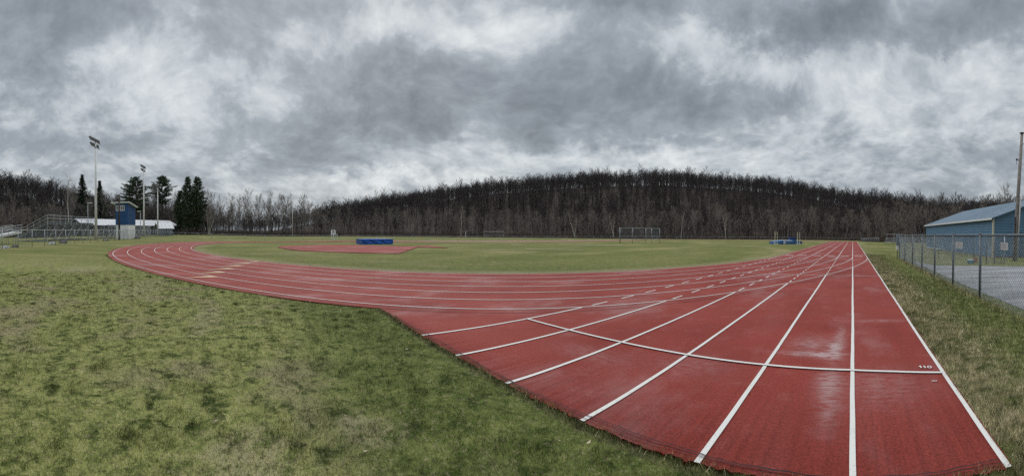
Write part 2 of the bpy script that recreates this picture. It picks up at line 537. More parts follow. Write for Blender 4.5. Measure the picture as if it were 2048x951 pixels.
# wet places on the rubber, sky sheen painted in as pale colour: x, y, half sizes
def track_material():
    m = bpy.data.materials.new('red_rubber')
    m.use_nodes = True
    T = NT(m.node_tree)
    b = m.node_tree.nodes['Principled BSDF']
    geo = T.n('ShaderNodeNewGeometry')
    pos = T.vm('MULTIPLY', geo.outputs['Position'], (1, 1, 0))
    n1 = T.noise(pos, .35, 5, .6, .5)
    n2 = T.noise(pos, 2.2, 6, .65)
    n3 = T.noise(pos, 75, 3, .7)
    n4 = T.noise(pos, 34, 4, .7)
    lane = T.noise(T.vm('MULTIPLY', pos, (1.6, .25, 1)), 1.0, 2, .5)
    c = T.mix(T.smooth(n1, .3, .7), (.186, .026, .018), (.240, .040, .029))
    c = T.mix(T.m('MULTIPLY', T.smooth(n2, .52, .75), .35), c, (.30, .10, .095))
    k = T.m('ADD', -.75, T.m('ADD', T.m('MULTIPLY', n3, 1.9), T.m('MULTIPLY', n4, 1.6)))
    k = T.m('MAXIMUM', k, .12)
    c = T.mix(T.m('MULTIPLY', T.smooth(lane, .52, .72), .16), c, (.25, .085, .08))
    c = T.mix(T.m('MULTIPLY', T.smooth(lane, .45, .28), .18), c, (.10, .016, .015))
    c = T.mix(1.0, c, T.comb(k, k, k), 'MULTIPLY')
    wet_sheen = None
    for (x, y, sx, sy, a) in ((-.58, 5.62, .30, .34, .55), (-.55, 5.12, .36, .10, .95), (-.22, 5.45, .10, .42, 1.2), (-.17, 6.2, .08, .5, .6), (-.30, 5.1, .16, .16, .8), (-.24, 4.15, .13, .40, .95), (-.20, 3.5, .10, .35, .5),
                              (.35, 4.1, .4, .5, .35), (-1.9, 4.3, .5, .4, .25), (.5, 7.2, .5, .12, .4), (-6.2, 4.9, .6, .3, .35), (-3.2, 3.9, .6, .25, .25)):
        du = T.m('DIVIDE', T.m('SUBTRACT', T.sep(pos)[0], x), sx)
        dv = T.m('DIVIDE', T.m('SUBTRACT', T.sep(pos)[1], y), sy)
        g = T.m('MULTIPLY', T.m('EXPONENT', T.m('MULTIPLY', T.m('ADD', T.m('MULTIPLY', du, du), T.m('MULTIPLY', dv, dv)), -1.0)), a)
        wet_sheen = g if wet_sheen is None else T.m('ADD', wet_sheen, g)
    wet_sheen = T.m('MULTIPLY', wet_sheen, T.smooth(T.noise(T.vm('MULTIPLY', pos, (.7, 1.8, 1)), 8.5, 6, .7, .4), .30, .66), clamp=True)
    damp_sheen = T.m('MULTIPLY', T.smooth(T.noise(T.vm('MULTIPLY', pos, (1, .5, 1)), .5, 6, .65), .50, .72), .7)  # broad damp patches, paled below to paint in a distant sheen
    wet_sheen = T.m('MAXIMUM', wet_sheen, T.m('MULTIPLY', damp_sheen, .42))
    px_, py_, _ = T.sep(pos)
    dust = T.m('MULTIPLY', T.smooth(px_, -58, -66), T.smooth(T.m('ADD', py_, T.m('MULTIPLY', T.m('SUBTRACT', n1, .5), 30)), 22, 40))
    dust = T.m('MAXIMUM', dust, T.smooth(T.m('ADD', py_, T.m('MULTIPLY', px_, -.6)), 118, 130))
    c = T.mix(T.m('MULTIPLY', dust, .8), c, (.24, .165, .10))
    c = T.mix(T.m('MULTIPLY', wet_sheen, .60), c, (.46, .36, .35))  # pale tint puts the sky's reflection into the rubber colour
    T.put(b.inputs['Base Color'], c)
    T.put(b.inputs['Roughness'], T.m('SUBTRACT', .66, T.m('MULTIPLY', wet_sheen, .36)))
    T.put(b.inputs['Specular IOR Level'], T.m('ADD', .13, T.m('MULTIPLY', wet_sheen, .42)))
    bn = T.n('ShaderNodeBump')
    T.put(bn.inputs['Strength'], T.m('SUBTRACT', .55, T.m('MULTIPLY', wet_sheen, .35)))
    bn.inputs['Distance'].default_value = .006
    T.put(bn.inputs['Height'], T.m('ADD', n3, n4))
    T.put(b.inputs['Normal'], bn.outputs[0])
    return m

def paint_material(name, col, worn=.5):
    m = bpy.data.materials.new(name)
    m.use_nodes = True
    T = NT(m.node_tree)
    b = m.node_tree.nodes['Principled BSDF']
    pos = T.n('ShaderNodeNewGeometry').outputs['Position']
    n = T.noise(pos, 75, 3, .7)
    n2 = T.noise(pos, 3.0, 4, .6)
    f = T.smooth(T.m('ADD', n, T.m('MULTIPLY', T.m('SUBTRACT', n2, .5), .5)), .50 + .2 * (1 - worn), .74)
    c = T.mix(T.m('MULTIPLY', f, .8), col, (.26, .16, .15))
    T.put(b.inputs['Base Color'], c)
    b.inputs['Roughness'].default_value = .6
    return m

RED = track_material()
LINE = paint_material('white_line_paint', (.60, .59, .55), .55)
FAINT = paint_material('faded_line_paint', (.52, .40, .37), .6)
YELLOW = paint_material('yellow_line_paint', (.50, .33, .17), .6)

# ------------------------------------------------------------------ ground: one polar sheet
def build_ground():
    na, nr = 540, 250
    A = np.linspace(-PI, PI, na, endpoint=False)
    Rr = np.concatenate([[0.35], np.geomspace(0.6, 3200, nr - 1)])
    AA, RR = np.meshgrid(A, Rr)
    X = RR * np.sin(AA)
    Y = RR * np.cos(AA)
    az_ = np.arctan2(X, Y)
    er = np.interp(az_, EDG_A, EDG_R)
    Z = gz(X, Y)
    Z = Z + (.009 * np.sin(X * 1.7 + 1.3 * np.sin(Y * .9)) - .012) * np.exp(-RR / 25)
    Z = Z - .05 * sstep((RR - 20) / 40)          # keeps sheets laid on the far field clear of the lawn
    V = np.stack([X, Y, Z], -1).reshape(-1, 3)
    V = np.vstack([V, [[0, 0, 0]]])
    i, j = np.meshgrid(np.arange(nr - 1), np.arange(na), indexing='ij')
    j2 = (j + 1) % na
    Fq = np.stack([i * na + j, (i + 1) * na + j, (i + 1) * na + j2, i * na + j2], -1).reshape(-1, 4)[:, ::-1]
    wood = sstep((RR - er + 3) / 6).reshape(-1)
    o = np_mesh('ground', V, Fq, ground_material(), attrs={'wood': np.append(wood, 0)})
    # centre cap
    o.data.shade_smooth()
    tag(o, kind='structure')
build_ground()

# ------------------------------------------------------------------ running track
W_ = 1.07
D0 = .019
R0 = 39.06 * W_
CX, CY = D0 + W_ - R0, 26.58 * W_
CY2 = CY + 84.4
TOP = .014       # the rubber lies this high

def arc(c, R, a0, a1, n):
    a = np.linspace(a0, a1, n)
    return np.stack([c[0] + R * np.cos(a), c[1] + R * np.sin(a)], -1)

def strip_sheet(name, inner, outer, m, lift, kind='structure', thick=True):
    """sheet between two polylines with the same number of points, following the terrain"""
    inner = np.asarray(inner)
    outer = np.asarray(outer)
    n = len(inner)
    rows = 7
    pts = np.concatenate([inner + (outer - inner) * t for t in np.linspace(0, 1, rows)])
    Z = zt(pts[:, 0], pts[:, 1]) + lift
    V = np.column_stack([pts, Z])
    i, j = np.meshgrid(np.arange(rows - 1), np.arange(n - 1), indexing='ij')
    F = np.stack([i * n + j, i * n + j + 1, (i + 1) * n + j + 1, (i + 1) * n + j], -1).reshape(-1, 4)
    # make it face up
    a, b_, c_ = V[F[0, 0]], V[F[0, 1]], V[F[0, 2]]
    if np.cross(b_ - a, c_ - a)[2] < 0:
        F = F[:, ::-1]
    if thick:   # skirts down into the lawn
        e = [np.arange(n), (rows - 1) * n + np.arange(n)]
        for idx in e:
            lowv = V[idx].copy()
            lowv[:, 2] -= .12
            b0 = len(V)
            V = np.vstack([V, lowv])
            F = np.vstack([F, np.stack([idx[:-1], idx[1:], b0 + 1 + np.arange(n - 1), b0 + np.arange(n - 1)], -1)])
    o = np_mesh(name, V, F, m)
    tag(o, kind=kind)
    return o

def loop_line(R, n=220):
    """oval of radius R round the two bend centres, starting at the near end of the right straight"""
    s1 = np.column_stack([np.full(60, CX + R), np.linspace(CY, CY2, 60)])
    a2 = arc((CX, CY2), R, 0, PI, n // 2)
    s2 = np.column_stack([np.full(60, CX - R), np.linspace(CY2, CY, 60)])
    a1 = arc((CX, CY), R, PI, 2 * PI, n)
    return np.vstack([s1, a2[1:], s2[1:], a1[1:]])

outl = loop_line(R0 + .36)
outl[:, 0] = np.minimum(outl[:, 0], CX + R0 + .06)       # narrow margin beside the straight
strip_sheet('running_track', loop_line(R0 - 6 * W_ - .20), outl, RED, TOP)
# sprint chute behind the bend: slab with a slightly wandering end edge
CH_Y = 2.46
xs = np.linspace(-9.5, 1.135, 620)
edge = np.column_stack([xs, CH_Y + .006 * np.sin(xs * 5.1) + .006 * np.sin(xs * 23.0) + np.convolve(rng.normal(0, .016, 620), np.ones(3) / 3, 'same')])
topY = np.where(xs < CX + R0 - .01, CY - np.sqrt(np.maximum((R0 + .36) ** 2 - (xs - CX) ** 2, .5)), CY)
topY = np.minimum(topY + .15, CY)
topY = np.maximum(topY, edge[:, 1] + .02)
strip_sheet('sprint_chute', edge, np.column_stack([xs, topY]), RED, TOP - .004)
# home straight apron beside the far straight
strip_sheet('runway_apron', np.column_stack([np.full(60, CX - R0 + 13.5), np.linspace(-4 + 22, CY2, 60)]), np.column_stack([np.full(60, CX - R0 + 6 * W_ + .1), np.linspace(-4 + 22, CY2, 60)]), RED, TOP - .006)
# red D-shaped jumping area in the infield
dp = np.array([(-39.4, 2.2), (-36.2, 1.7), (-33.0, 2.3), (-30.1, 3.2), (-28.1, 5.2), (-26.5, 7.2), (-24.9, 9.6), (-34.9, 15.6)])
far_ = np.array([(-39.6, 2.9), (-40.6, 3.9), (-41.6, 5.2), (-42.3, 6.6), (-42.2, 8.6), (-41.2, 10.9), (-38.6, 13.4), (-35.4, 15.9)])
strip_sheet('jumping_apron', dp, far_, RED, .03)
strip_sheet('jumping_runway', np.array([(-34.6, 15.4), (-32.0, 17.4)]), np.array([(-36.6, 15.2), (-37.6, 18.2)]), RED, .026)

# markings: one mesh of thin strips
def line_strip(acc, pts, width, lift=TOP + .005):
    pts = np.asarray(pts, float)
    t = np.gradient(pts, axis=0)
    t /= np.maximum(np.linalg.norm(t, axis=1, keepdims=True), 1e-9)
    nrm = np.column_stack([-t[:, 1], t[:, 0]])
    wd = width / 2
    L = pts + nrm * wd
    Rr = pts - nrm * wd
    n = len(pts)
    b0 = acc['n']
    for q in (L, Rr):
        acc['v'].append(np.column_stack([q, zt(q[:, 0], q[:, 1]) + lift]))
    idx = np.arange(n - 1)
    acc['f'].append(np.stack([b0 + idx, b0 + n + idx, b0 + n + idx + 1, b0 + idx + 1], -1))
    acc['n'] += 2 * n
def new_acc():
    return {'v': [], 'f': [], 'n': 0}
def done(acc, name, m):
    o = np_mesh(name, np.vstack(acc['v']), np.vstack(acc['f']), m)
    return tag(o, kind='structure')
def seg(x0, y0, x1, y1, n=2):
    return np.column_stack([np.linspace(x0, x1, n), np.linspace(y0, y1, n)])

acc = new_acc()
for k in range(-1, 6):
    x = D0 - W_ * k
    ycross = CY - math.sqrt(max(R0 ** 2 - (x - CX) ** 2, 0)) if x < CX + R0 - .01 else CY
    wob = lambda ys: x + .003 * np.sin(ys * 1.1 + k * 2) + .0012 * np.sin(ys * 6.1 + k)
    if k == -1:
        ys = np.linspace(CH_Y - .02, CY2, 200)
    else:
        ys = np.linspace(CH_Y - .01, ycross - .05, 60)
    line_strip(acc, np.column_stack([wob(ys), ys]), .047)
    if k >= 0:
        y = ycross + .3
        while y < CY - .5:       # broken lines across the bend
            ln = .42 if k < 3 else .55
            line_strip(acc, seg(x, y, x, y + ln), .045)
            y += ln * 2.05
        ys = np.linspace(CY - .2, CY2, 80)
        line_strip(acc, np.column_stack([wob(ys), ys]), .046)
for k in range(0, 7):            # the bend, and round the rest of the oval
    R = R0 - k * W_
    line_strip(acc, arc((CX, CY), R, PI, 2 * PI, 260), .040, TOP + .0095)
    line_strip(acc, arc((CX, CY2), R, 0, PI, 160), .05, TOP + .0095)
    line_strip(acc, np.column_stack([np.full(60, CX - R), np.linspace(CY2, CY, 60)]), .05)
# start line of the hurdles straight, and its neighbours
line_strip(acc, [(-5.33, 4.56), (-3.2, 4.56), (-1.0, 4.55), (0, 4.53), (.5, 4.47), (1.07, 4.36)], .048, TOP + .0135)
for k in range(6):               # broad broken white blocks at the tangent
    xa = D0 + W_ * (1 - k) - .30
    line_strip(acc, seg(xa, 29.0, xa - .62, 29.0), .34, TOP + .0095)
# the painted number 110 beside the start line, read from the chute end
def digit_one(x, y, h):
    line_strip(acc, [(x, y), (x, y + h)], .018, TOP + .0135)
    line_strip(acc, [(x, y + h - .012), (x - .022, y + h - .035)], .014, TOP + .016)
digit_one(.855, 4.55, .078)
digit_one(.905, 4.538, .078)
t_ = np.linspace(0, 2 * PI, 22)
line_strip(acc, np.column_stack([.962 + .022 * np.cos(t_), 4.565 + .036 * np.sin(t_)]), .014, TOP + .0135)
for q in (0, 1):                 # small looped survey mark
    line_strip(acc, np.column_stack([.915 + q * .026 + .013 * np.cos(t_), 4.13 + .02 * np.sin(t_)]), .006, TOP + .0095)
done(acc, 'lane_markings', LINE)
acc = new_acc()
line_strip(acc, seg(1.05, 14.9, -5.0, 14.96, 20), .05, TOP + .0135)
line_strip(acc, seg(1.02, 24.1, -5.3, 24.1, 8), .07, TOP + .0135)
line_strip(acc, seg(-5.3, 24.1, -7.2, 24.1, 4), .07, TOP + .0135)
done(acc, 'faded_markings', FAINT)
# yellow exchange-zone triangles, one in each lane
acc = new_acc()
mb = MB()
for k in range(6):
    a0 = math.atan2(-2.2 - CY, -13.0 - CX)      # outermost tip, on the outer line
    Rk, Rn = R0 - k * W_ - .03, R0 - (k + 1) * W_ + .03
    aa = a0 - .024 * k + .0005 * k * k
    pA = (CX + Rk * math.cos(aa), CY + Rk * math.sin(aa))
    pB = (CX + Rn * math.cos(aa + .013), CY + Rn * math.sin(aa + .013))
    pC = (CX + Rn * math.cos(aa + .001), CY + Rn * math.sin(aa + .001))
    b0 = len(mb.v)
    mb.v += [(*p, float(zt(*p)) + TOP + .013) for p in (pA, pB, pC)]
    mb.f.append((b0, b0 + 1, b0 + 2))
tag(mb.build('exchange_zone_triangles', YELLOW), kind='structure')
# cracked seam along the chute end
acc = new_acc()
xs = np.linspace(-6.8, 1.05, 220)
for off, wd in ((.075, .010), (.045, .007)):
    line_strip(acc, np.column_stack([xs, CH_Y + off + .016 * np.sin(xs * 1.9 + off * 60) + .007 * np.sin(xs * 9) + .004 * np.sin(xs * 27)]), wd, TOP + .014)
done(acc, 'seam_crack', mat('crack_shadow', (.02, .008, .008), .9))
# sand and worn lines in the infield
acc = new_acc()
SAND = mat('sand', (.42, .36, .24), .95, var=.2, scale=2)
line_strip(acc, [(-26.8, 22.8), (-24.6, 24.3), (-22.3, 25.7)], .42, .03)
line_strip(acc, seg(-36.1, 28.4, -35.4, 29.5), 1.0, .03)
line_strip(acc, [(-32.6, 33.0), (-30.3, 36.6), (-27.8, 39.8)], .7, .03)
done(acc, 'sand_strips', SAND)

# ------------------------------------------------------------------ gravel lot behind the right-hand fence
def gravel_material():
    m = bpy.data.materials.new('grey_gravel')
    m.use_nodes = True
    T = NT(m.node_tree)
    b = m.node_tree.nodes['Principled BSDF']
    pos = T.n('ShaderNodeNewGeometry').outputs['Position']
    rut = T.noise(T.vm('MULTIPLY', pos, (.35, 1.6, 1)), 1.0, 6, .62, .6)
    gr = T.noise(pos, 30, 4, .75)
    c = T.mix(T.smooth(rut, .34, .66), (.16, .16, .17), (.36, .36, .37))
    k = T.m('ADD', .35, T.m('MULTIPLY', gr, 1.3))
    c = T.mix(1.0, c, T.comb(k, k, k), 'MULTIPLY')
    T.put(b.inputs['Base Color'], c)
    T.put(b.inputs['Roughness'], T.m('ADD', .55, T.m('MULTIPLY', rut, .5)))
    bn = T.n('ShaderNodeBump')
    bn.inputs['Strength'].default_value = .8
    bn.inputs['Distance'].default_value = .03
    T.put(bn.inputs['Height'], T.m('ADD', gr, T.m('MULTIPLY', rut, 2)))
    T.put(b.inputs['Normal'], bn.outputs[0])
    return m
lot = MB()
poly = [(3.75, -12), (34, -12), (34, 16.5), (16, 17.6), (9.2, 18.9), (7.0, 19.7), (5.6, 20.1), (4.5, 20.6), (3.95, 23.2), (3.75, 23.4)]
lot.prism(poly, -.1, .012)
tag(lot.build('gravel_lot', gravel_material()), kind='structure')

# ------------------------------------------------------------------ chain-link fences
def chainlink(mb, p0, p1, za, zb, h, cell, wd):
    """diamond mesh of real wires between two ground points (za, zb: ground heights there)"""
    p0 = np.array(p0, float)
    p1 = np.array(p1, float)
    L = np.linalg.norm(p1 - p0)
    d_ = (p1 - p0) / L
    nrm = np.array([-d_[1], d_[0]])
    def at(s_, z_, o_=0.0):
        q = p0 + d_ * s_ + nrm * o_
        return (q[0], q[1], za + (zb - za) * s_ / L + z_)
    step = cell * 1.414
    for dirn in (1, -1):
        s0 = -h if dirn > 0 else 0
        while s0 < (L if dirn > 0 else L + h):
            a, za_ = s0, 0.0
            b, zb_ = s0 + dirn * h, h
            lo, hi = 0.0, 1.0
            for lim, sg in ((0, 1), (L, -1)):
                fa, fb = (a - lim) * sg, (b - lim) * sg
                if fa < 0 and fb < 0:
                    lo, hi = 1, 0
                elif fa < 0:
                    lo = max(lo, fa / (fa - fb))
                elif fb < 0:
                    hi = min(hi, fa / (fa - fb))
            if hi - lo > .01:
                A = at(a + (b - a) * lo, h * lo, dirn * wd * .5)
                B = at(a + (b - a) * hi, h * hi, dirn * wd * .5)
                k = wd / 2
                mb.add([(A[0] - nrm[0] * k, A[1] - nrm[1] * k, A[2]), (A[0] + d_[0] * k, A[1] + d_[1] * k, A[2] + k), (A[0] + nrm[0] * k, A[1] + nrm[1] * k, A[2]),
                        (B[0] - nrm[0] * k, B[1] - nrm[1] * k, B[2]), (B[0] + d_[0] * k, B[1] + d_[1] * k, B[2] + k), (B[0] + nrm[0] * k, B[1] + nrm[1] * k, B[2])],
                       [(0, 1, 4, 3), (1, 2, 5, 4), (2, 0, 3, 5)])
            s0 += step

def fence(name, label, pts, h, spacing, cell, wire, mpost, mwire, rpost=.03, rrail=.022, offsets=None, bottom=True, posts=True):
    base = (pts[0][0], pts[0][1], float(zt(*pts[0])))
    root = thing(name, label, 'fence', base)
    loc = lambda p: (p[0] - base[0], p[1] - base[1])
    rail = MB()
    net = MB()
    posn = []
    for i in range(len(pts) - 1):
        a, b = np.array(pts[i], float), np.array(pts[i + 1], float)
        L = np.linalg.norm(b - a)
        n = max(1, round(L / spacing))
        ps = [a + (b - a) * t for t in np.linspace(0, 1, n + 1)] if offsets is None else [a + (b - a) * (q / L) for q in offsets if q <= L]
        for q in ps:
            if not posn or np.linalg.norm(q - posn[-1]) > .1:
                posn.append(q)
        for q0, q1 in zip(ps[:-1], ps[1:]):
            z0, z1 = float(zt(*q0)) - base[2], float(zt(*q1)) - base[2]
            rail.tube((*loc(q0), z0 + h), (*loc(q1), z1 + h), rrail, n=6)
            chainlink(net, loc(q0), loc(q1), z0 + .04, z1 + .04, h - .05, cell, wire)
    rail.build('top_rail', mpost, root, True)
    net.build('chain_link_mesh', mwire, root)
    for q in posn:
        z0 = float(zt(*q)) - base[2]
        pm = MB()
        pm.tube((*loc(q), z0 - .2), (*loc(q), z0 + h + .02), rpost, n=8)
        pm.tube((*loc(q), z0 + h + .02), (*loc(q), z0 + h + .07), rpost * 1.15, rpost * .4, n=8)
        pm.build('post', mpost, root, True)
    return root

FX = 3.33
right_fence = fence('chain_link_fence', 'dark chain link fence with a pale top rail between the straight and the gravel lot',
                    [(FX, 3.7), (FX, 26.6)], 1.68, 2.8, .066, .0066, DGALV, DWIRE, .040, .026, offsets=[0, 2.95, 5.75, 8.45, 11.3, 14.1, 17.0, 20.0, 22.9])
# pale sun-bleached top rail is a part with a look of its own
right_fence.children[0].data.materials.clear()
right_fence.children[0].data.materials.append(GALV)
rf2 = fence('chain_link_fence', 'short dark chain link return of the fence behind the lot corner', [(FX + .07, 26.62), (9.2, 27.6)], 1.66, 2.9, .075, .004, DGALV, DWIRE, .032, .022)
fence('chain_link_fence', 'tall grey chain link fence in front of the bleachers with pale posts',
      [(-22.0, -22.0), (-38.7, -23.3), (-118.0, -28.0)], 1.78, 2.75, .14, .0055, GALV, WIRE, .04, .03)
fence('chain_link_fence', 'low thin rail fence curving round the far side of the track below the woods',
      [(-100, -26.6), (-88.5, -8), (-88, 60), (-88, 112), (-85, 131), (-74, 147), (-58, 157), (-40, 160), (-15, 161), (3.2, 160), (4.4, 118), (6.4, 92)], 1.15, 4.6, .22, .007, GALV, DGALV, .035, .03)

def plate(name, label, y, z, wdt, hgt):
    root = thing(name, label, 'sign', (FX - .035, y, z))
    mb = MB()
    mb.box((0, 0, 0), (.008, wdt, hgt))
    mb.build('sign_plate', mat('weathered_white_sheet', (.34, .35, .36), .6, var=.15), root)
    tx = MB()
    for r_, (wl, off) in enumerate(((.60, 0), (.74, .0), (.5, -.05))):
        n = 4 + r_
        for k in range(n):
            if (k + r_) % 5 == 4:
                continue
            tx.box((-.006, (-.5 + (k + .5) / n) * wl * wdt + off * wdt, (.24 - .24 * r_) * hgt), (.003, wl * wdt / n * .62, hgt * .10))
    tx.build('lettering', mat('sign_ink', (.16, .18, .22), .6), root)
    return root
plate('notice_sign', 'small white notice hung on the chain link in front of the long blue wall', 11.35, 1.365, .80, .20)
plate('notice_sign', 'small white notice hung on the chain link in front of the utility pole', 7.75, 1.43, .42, .165)

# electrical box on the fence corner post
root = thing('meter_box', 'grey and white box fixed to the end post of the chain link fence', 'box', (FX - .13, 26.75, .62))
mb = MB(); mb.box((0, 0, .70), (.20, .14, .78)); mb.build('grey_cabinet', mat('cabinet_grey', (.20, .235, .27), .6), root)
mb = MB(); mb.box((-.01, -.01, .16), (.19, .15, .28)); mb.build('white_cover', WHITE, root)
mb = MB(); mb.tube((0, .03, -.62), (0, .03, .3), .03); mb.build('stand_pipe', DGALV, root)

# ------------------------------------------------------------------ blue metal building on the right
BLUE = mat('blue_siding', (.074, .160, .255), .5, var=.12, scale=1.2)
ROOF = mat('blue_grey_roof_metal', (.215, .275, .335), .42, .15, var=.07, scale=.8)
CREAM = mat('cream_trim', (.50, .45, .36), .6, var=.1)
bl = thing('metal_building', 'long blue metal sided building with grey gable roof behind the chain link fence', 'building', (10.75, 27.5, 0), math.radians(1.6))
LEN, WID, EAVE, RIDG = 23.6, 10.7, 3.08, 5.08
def clap(mb, p0, p1, z0, z1f, nrm, step=.215):
    """lapped siding from p0 to p1 (2D), top height z1f(t)"""
    p0 = np.array(p0); p1 = np.array(p1); nrm = np.array(nrm)
    z = z0
    zmax = max(z1f(t) for t in np.linspace(0, 1, 21))
    while z < zmax - .01:
        ts = np.linspace(0, 1, 401)
        ok = [t for t in ts if z1f(t) >= z + .02]
        if not ok:
            break
        ta, tb = ok[0], ok[-1]
        zt_ = min(z + step, zmax)
        okb = [t for t in ts if z1f(t) >= zt_ - .001]
        tc_, td_ = (okb[0], okb[-1]) if okb else ((ta + tb) / 2, (ta + tb) / 2)
        q = lambda t, o, zz: (*(p0 + (p1 - p0) * t + nrm * o), zz)
        mb.add([q(ta, .034, z), q(tb, .034, z), q(td_, .006, zt_), q(tc_, .006, zt_), q(ta, .0, z), q(tb, .0, z)], [(0, 1, 2, 3), (4, 5, 1, 0)])
        z += step
mb = MB()
clap(mb, (0, LEN), (0, 0), .12, lambda t: EAVE, (-1, 0))
clap(mb, (0, 0), (WID, 0), .12, lambda t: EAVE + (RIDG - EAVE) * (1 - abs(2 * t - 1)), (0, -1))
clap(mb, (WID, LEN), (0, LEN), .12, lambda t: EAVE + (RIDG - EAVE) * (1 - abs(2 * t - 1)), (0, 1))
clap(mb, (WID, 0), (WID, LEN), .12, lambda t: EAVE, (1, 0))
mb.build('wall', BLUE, bl)
mb = MB()
OV = .22
sl_ = (RIDG - EAVE) / (WID / 2)
for sx in (0, 1):
    xe = -OV if sx == 0 else WID + OV
    ze = EAVE - OV * sl_ + .09
    xr, zr = WID / 2, RIDG + .09
    mb.add([(xe, -.2, ze), (xr, -.2, zr), (xr, LEN + .2, zr), (xe, LEN + .2, ze), (xe, -.2, ze - .07), (xr, -.2, zr - .07), (xr, LEN + .2, zr - .07), (xe, LEN + .2, ze - .07)],
           [(0, 1, 2, 3), (7, 6, 5, 4), (0, 4, 5, 1), (3, 2, 6, 7), (0, 3, 7, 4)])
    yy = .3
    while yy < LEN:           # standing seams
        mb.add([(xe, yy - .02, ze + .003), (xe, yy + .02, ze + .003), (xe, yy, ze + .045), (xr, yy - .02, zr + .003), (xr, yy + .02, zr + .003), (xr, yy, zr + .045)], [(0, 2, 5, 3), (2, 1, 4, 5), (0, 1, 2)])
        yy += .61
mb.build('roof', ROOF, bl)
mb = MB()
mb.box((-OV - .025, LEN / 2, EAVE - OV * sl_ + .035), (.045, LEN + .44, .15))
mb.build('eave_fascia', mat('white_trim', (.60, .62, .63), .5), bl)
mb = MB()
for s_ in (-1, 1):
    a = Vector((WID / 2 + s_ * (WID / 2 + OV), -.225, EAVE - OV * sl_ + .04)); b_ = Vector((WID / 2, -.225, RIDG + .04))
    mb.add([a + Vector((0, -.02, -.07)), b_ + Vector((0, -.02, -.07)), b_ + Vector((0, -.02, .07)), a + Vector((0, -.02, .07)), a + Vector((0, .02, -.07)), b_ + Vector((0, .02, -.07)), b_ + Vector((0, .02, .07)), a + Vector((0, .02, .07))],
           [(0, 1, 2, 3), (7, 6, 5, 4), (0, 4, 5, 1), (3, 2, 6, 7), (0, 3, 7, 4), (1, 5, 6, 2)])
mb.build('gable_trim', mat('blue_trim', (.045, .10, .15), .5), bl)
mb = MB()
mb.box((-.02, -.02, EAVE / 2 + .02), (.13, .13, EAVE - .05))
mb.build('corner_post', CREAM, bl)
mb = MB()
mb.box((-.055, LEN - 4.0, .10), (.05, 8.0, .10))
mb.build('base_flashing', WHITE, bl)
mb = MB(); mb.box((WID / 2, LEN / 2, .05), (WID - .1, LEN - .1, .14)); mb.build('foundation', mat('concrete', (.34, .33, .31), .9, var=.2), bl)
mb = MB()
mb.box((2.9, -.05, 1.05), (1.0, .06, 2.1))
dr = mb.build('door', mat('blue_door', (.075, .14, .20), .5), bl)
mb = MB(); mb.tube((2.55, -.10, 1.0), (2.55, -.15, 1.0), .03); mb.build('handle', ALU, dr)

# utility pole, slightly leaning, in front of the building
up_ = thing('utility_pole', 'weathered wooden utility pole leaning slightly in front of the blue building', 'pole', (10.74, 23.52, 0))
PT = (.44, -.12, 8.75)
mb = MB()
mb.path([(0, 0, -.4), (.11, -.03, 2.2), (.27, -.075, 5.4), PT], [.145, .135, .122, .10], 12)
mb.build('shaft', OLDWOOD, up_, True)
mb = MB(); mb.path([(.15, -.13, 0), (.26, -.15, 2.2), (.35, -.18, 4.3)], .05, 8); mb.build('conduit', mat('grey_conduit', (.42, .40, .37), .6, var=.1), up_, True)
mb = MB(); mb.box((.44, -.12, 8.79), (.25, .25, .07)); mb.build('cap', DARKWOOD, up_)
mb = MB(); mb.tube((.30, -.09, 6.9), (.10, -.05, 6.95), .03); mb.tube((.10, -.05, 6.86), (.10, -.05, 7.02), .06, n=8); mb.tube((.10, -.05, 6.8), (.08, -.05, 6.62), .02)
mb.build('insulator', mat('insulator', (.05, .045, .042), .4), up_)
mb = MB(); mb.path([(.48, -.12, 8.0), (.68, -.2, 8.12), (.69, -.2, 8.3)], .025, 6); mb.tube((.69, -.2, 8.28), (.69, -.2, 8.42), .05); mb.build('bracket', DARKM, up_)
mb = MB(); mb.path([(-.02, -.10, .0), (-.05, -.14, 1.2), (.0, -.14, 3.0)], .05, 6); mb.build('cable_guard', DARKWOOD, up_)

# narrow gate standing on the grass beyond the lot
gt = thing('pedestrian_gate', 'narrow pale slatted gate between posts at the far edge of the gravel lot', 'gate', (7.98, 21.55, 0), -.36)
mb = MB()
for z in np.arange(.12, 1.62, .085):
    mb.box((.24, 0, z), (.46, .014, .030))
mb.build('slat_panel', mat('pale_slat', (.30, .29, .25), .7), gt)
mb = MB(); chainlink(mb, (.50, 0), (1.08, 0), .08, .08, 1.52, .06, .005); mb.build('mesh_leaf', DWIRE, gt)
for z in (.08, 1.62):
    mb = MB(); mb.tube((.5, 0, z), (1.08, 0, z), .02); mb.build('gate_rail', DGALV, gt)
for x in (0, .49, 1.10):
    mb = MB(); mb.tube((x, 0, -.1), (x, 0, 1.70), .035); mb.build('post', DGALV if x < 1 else GALV, gt, True)

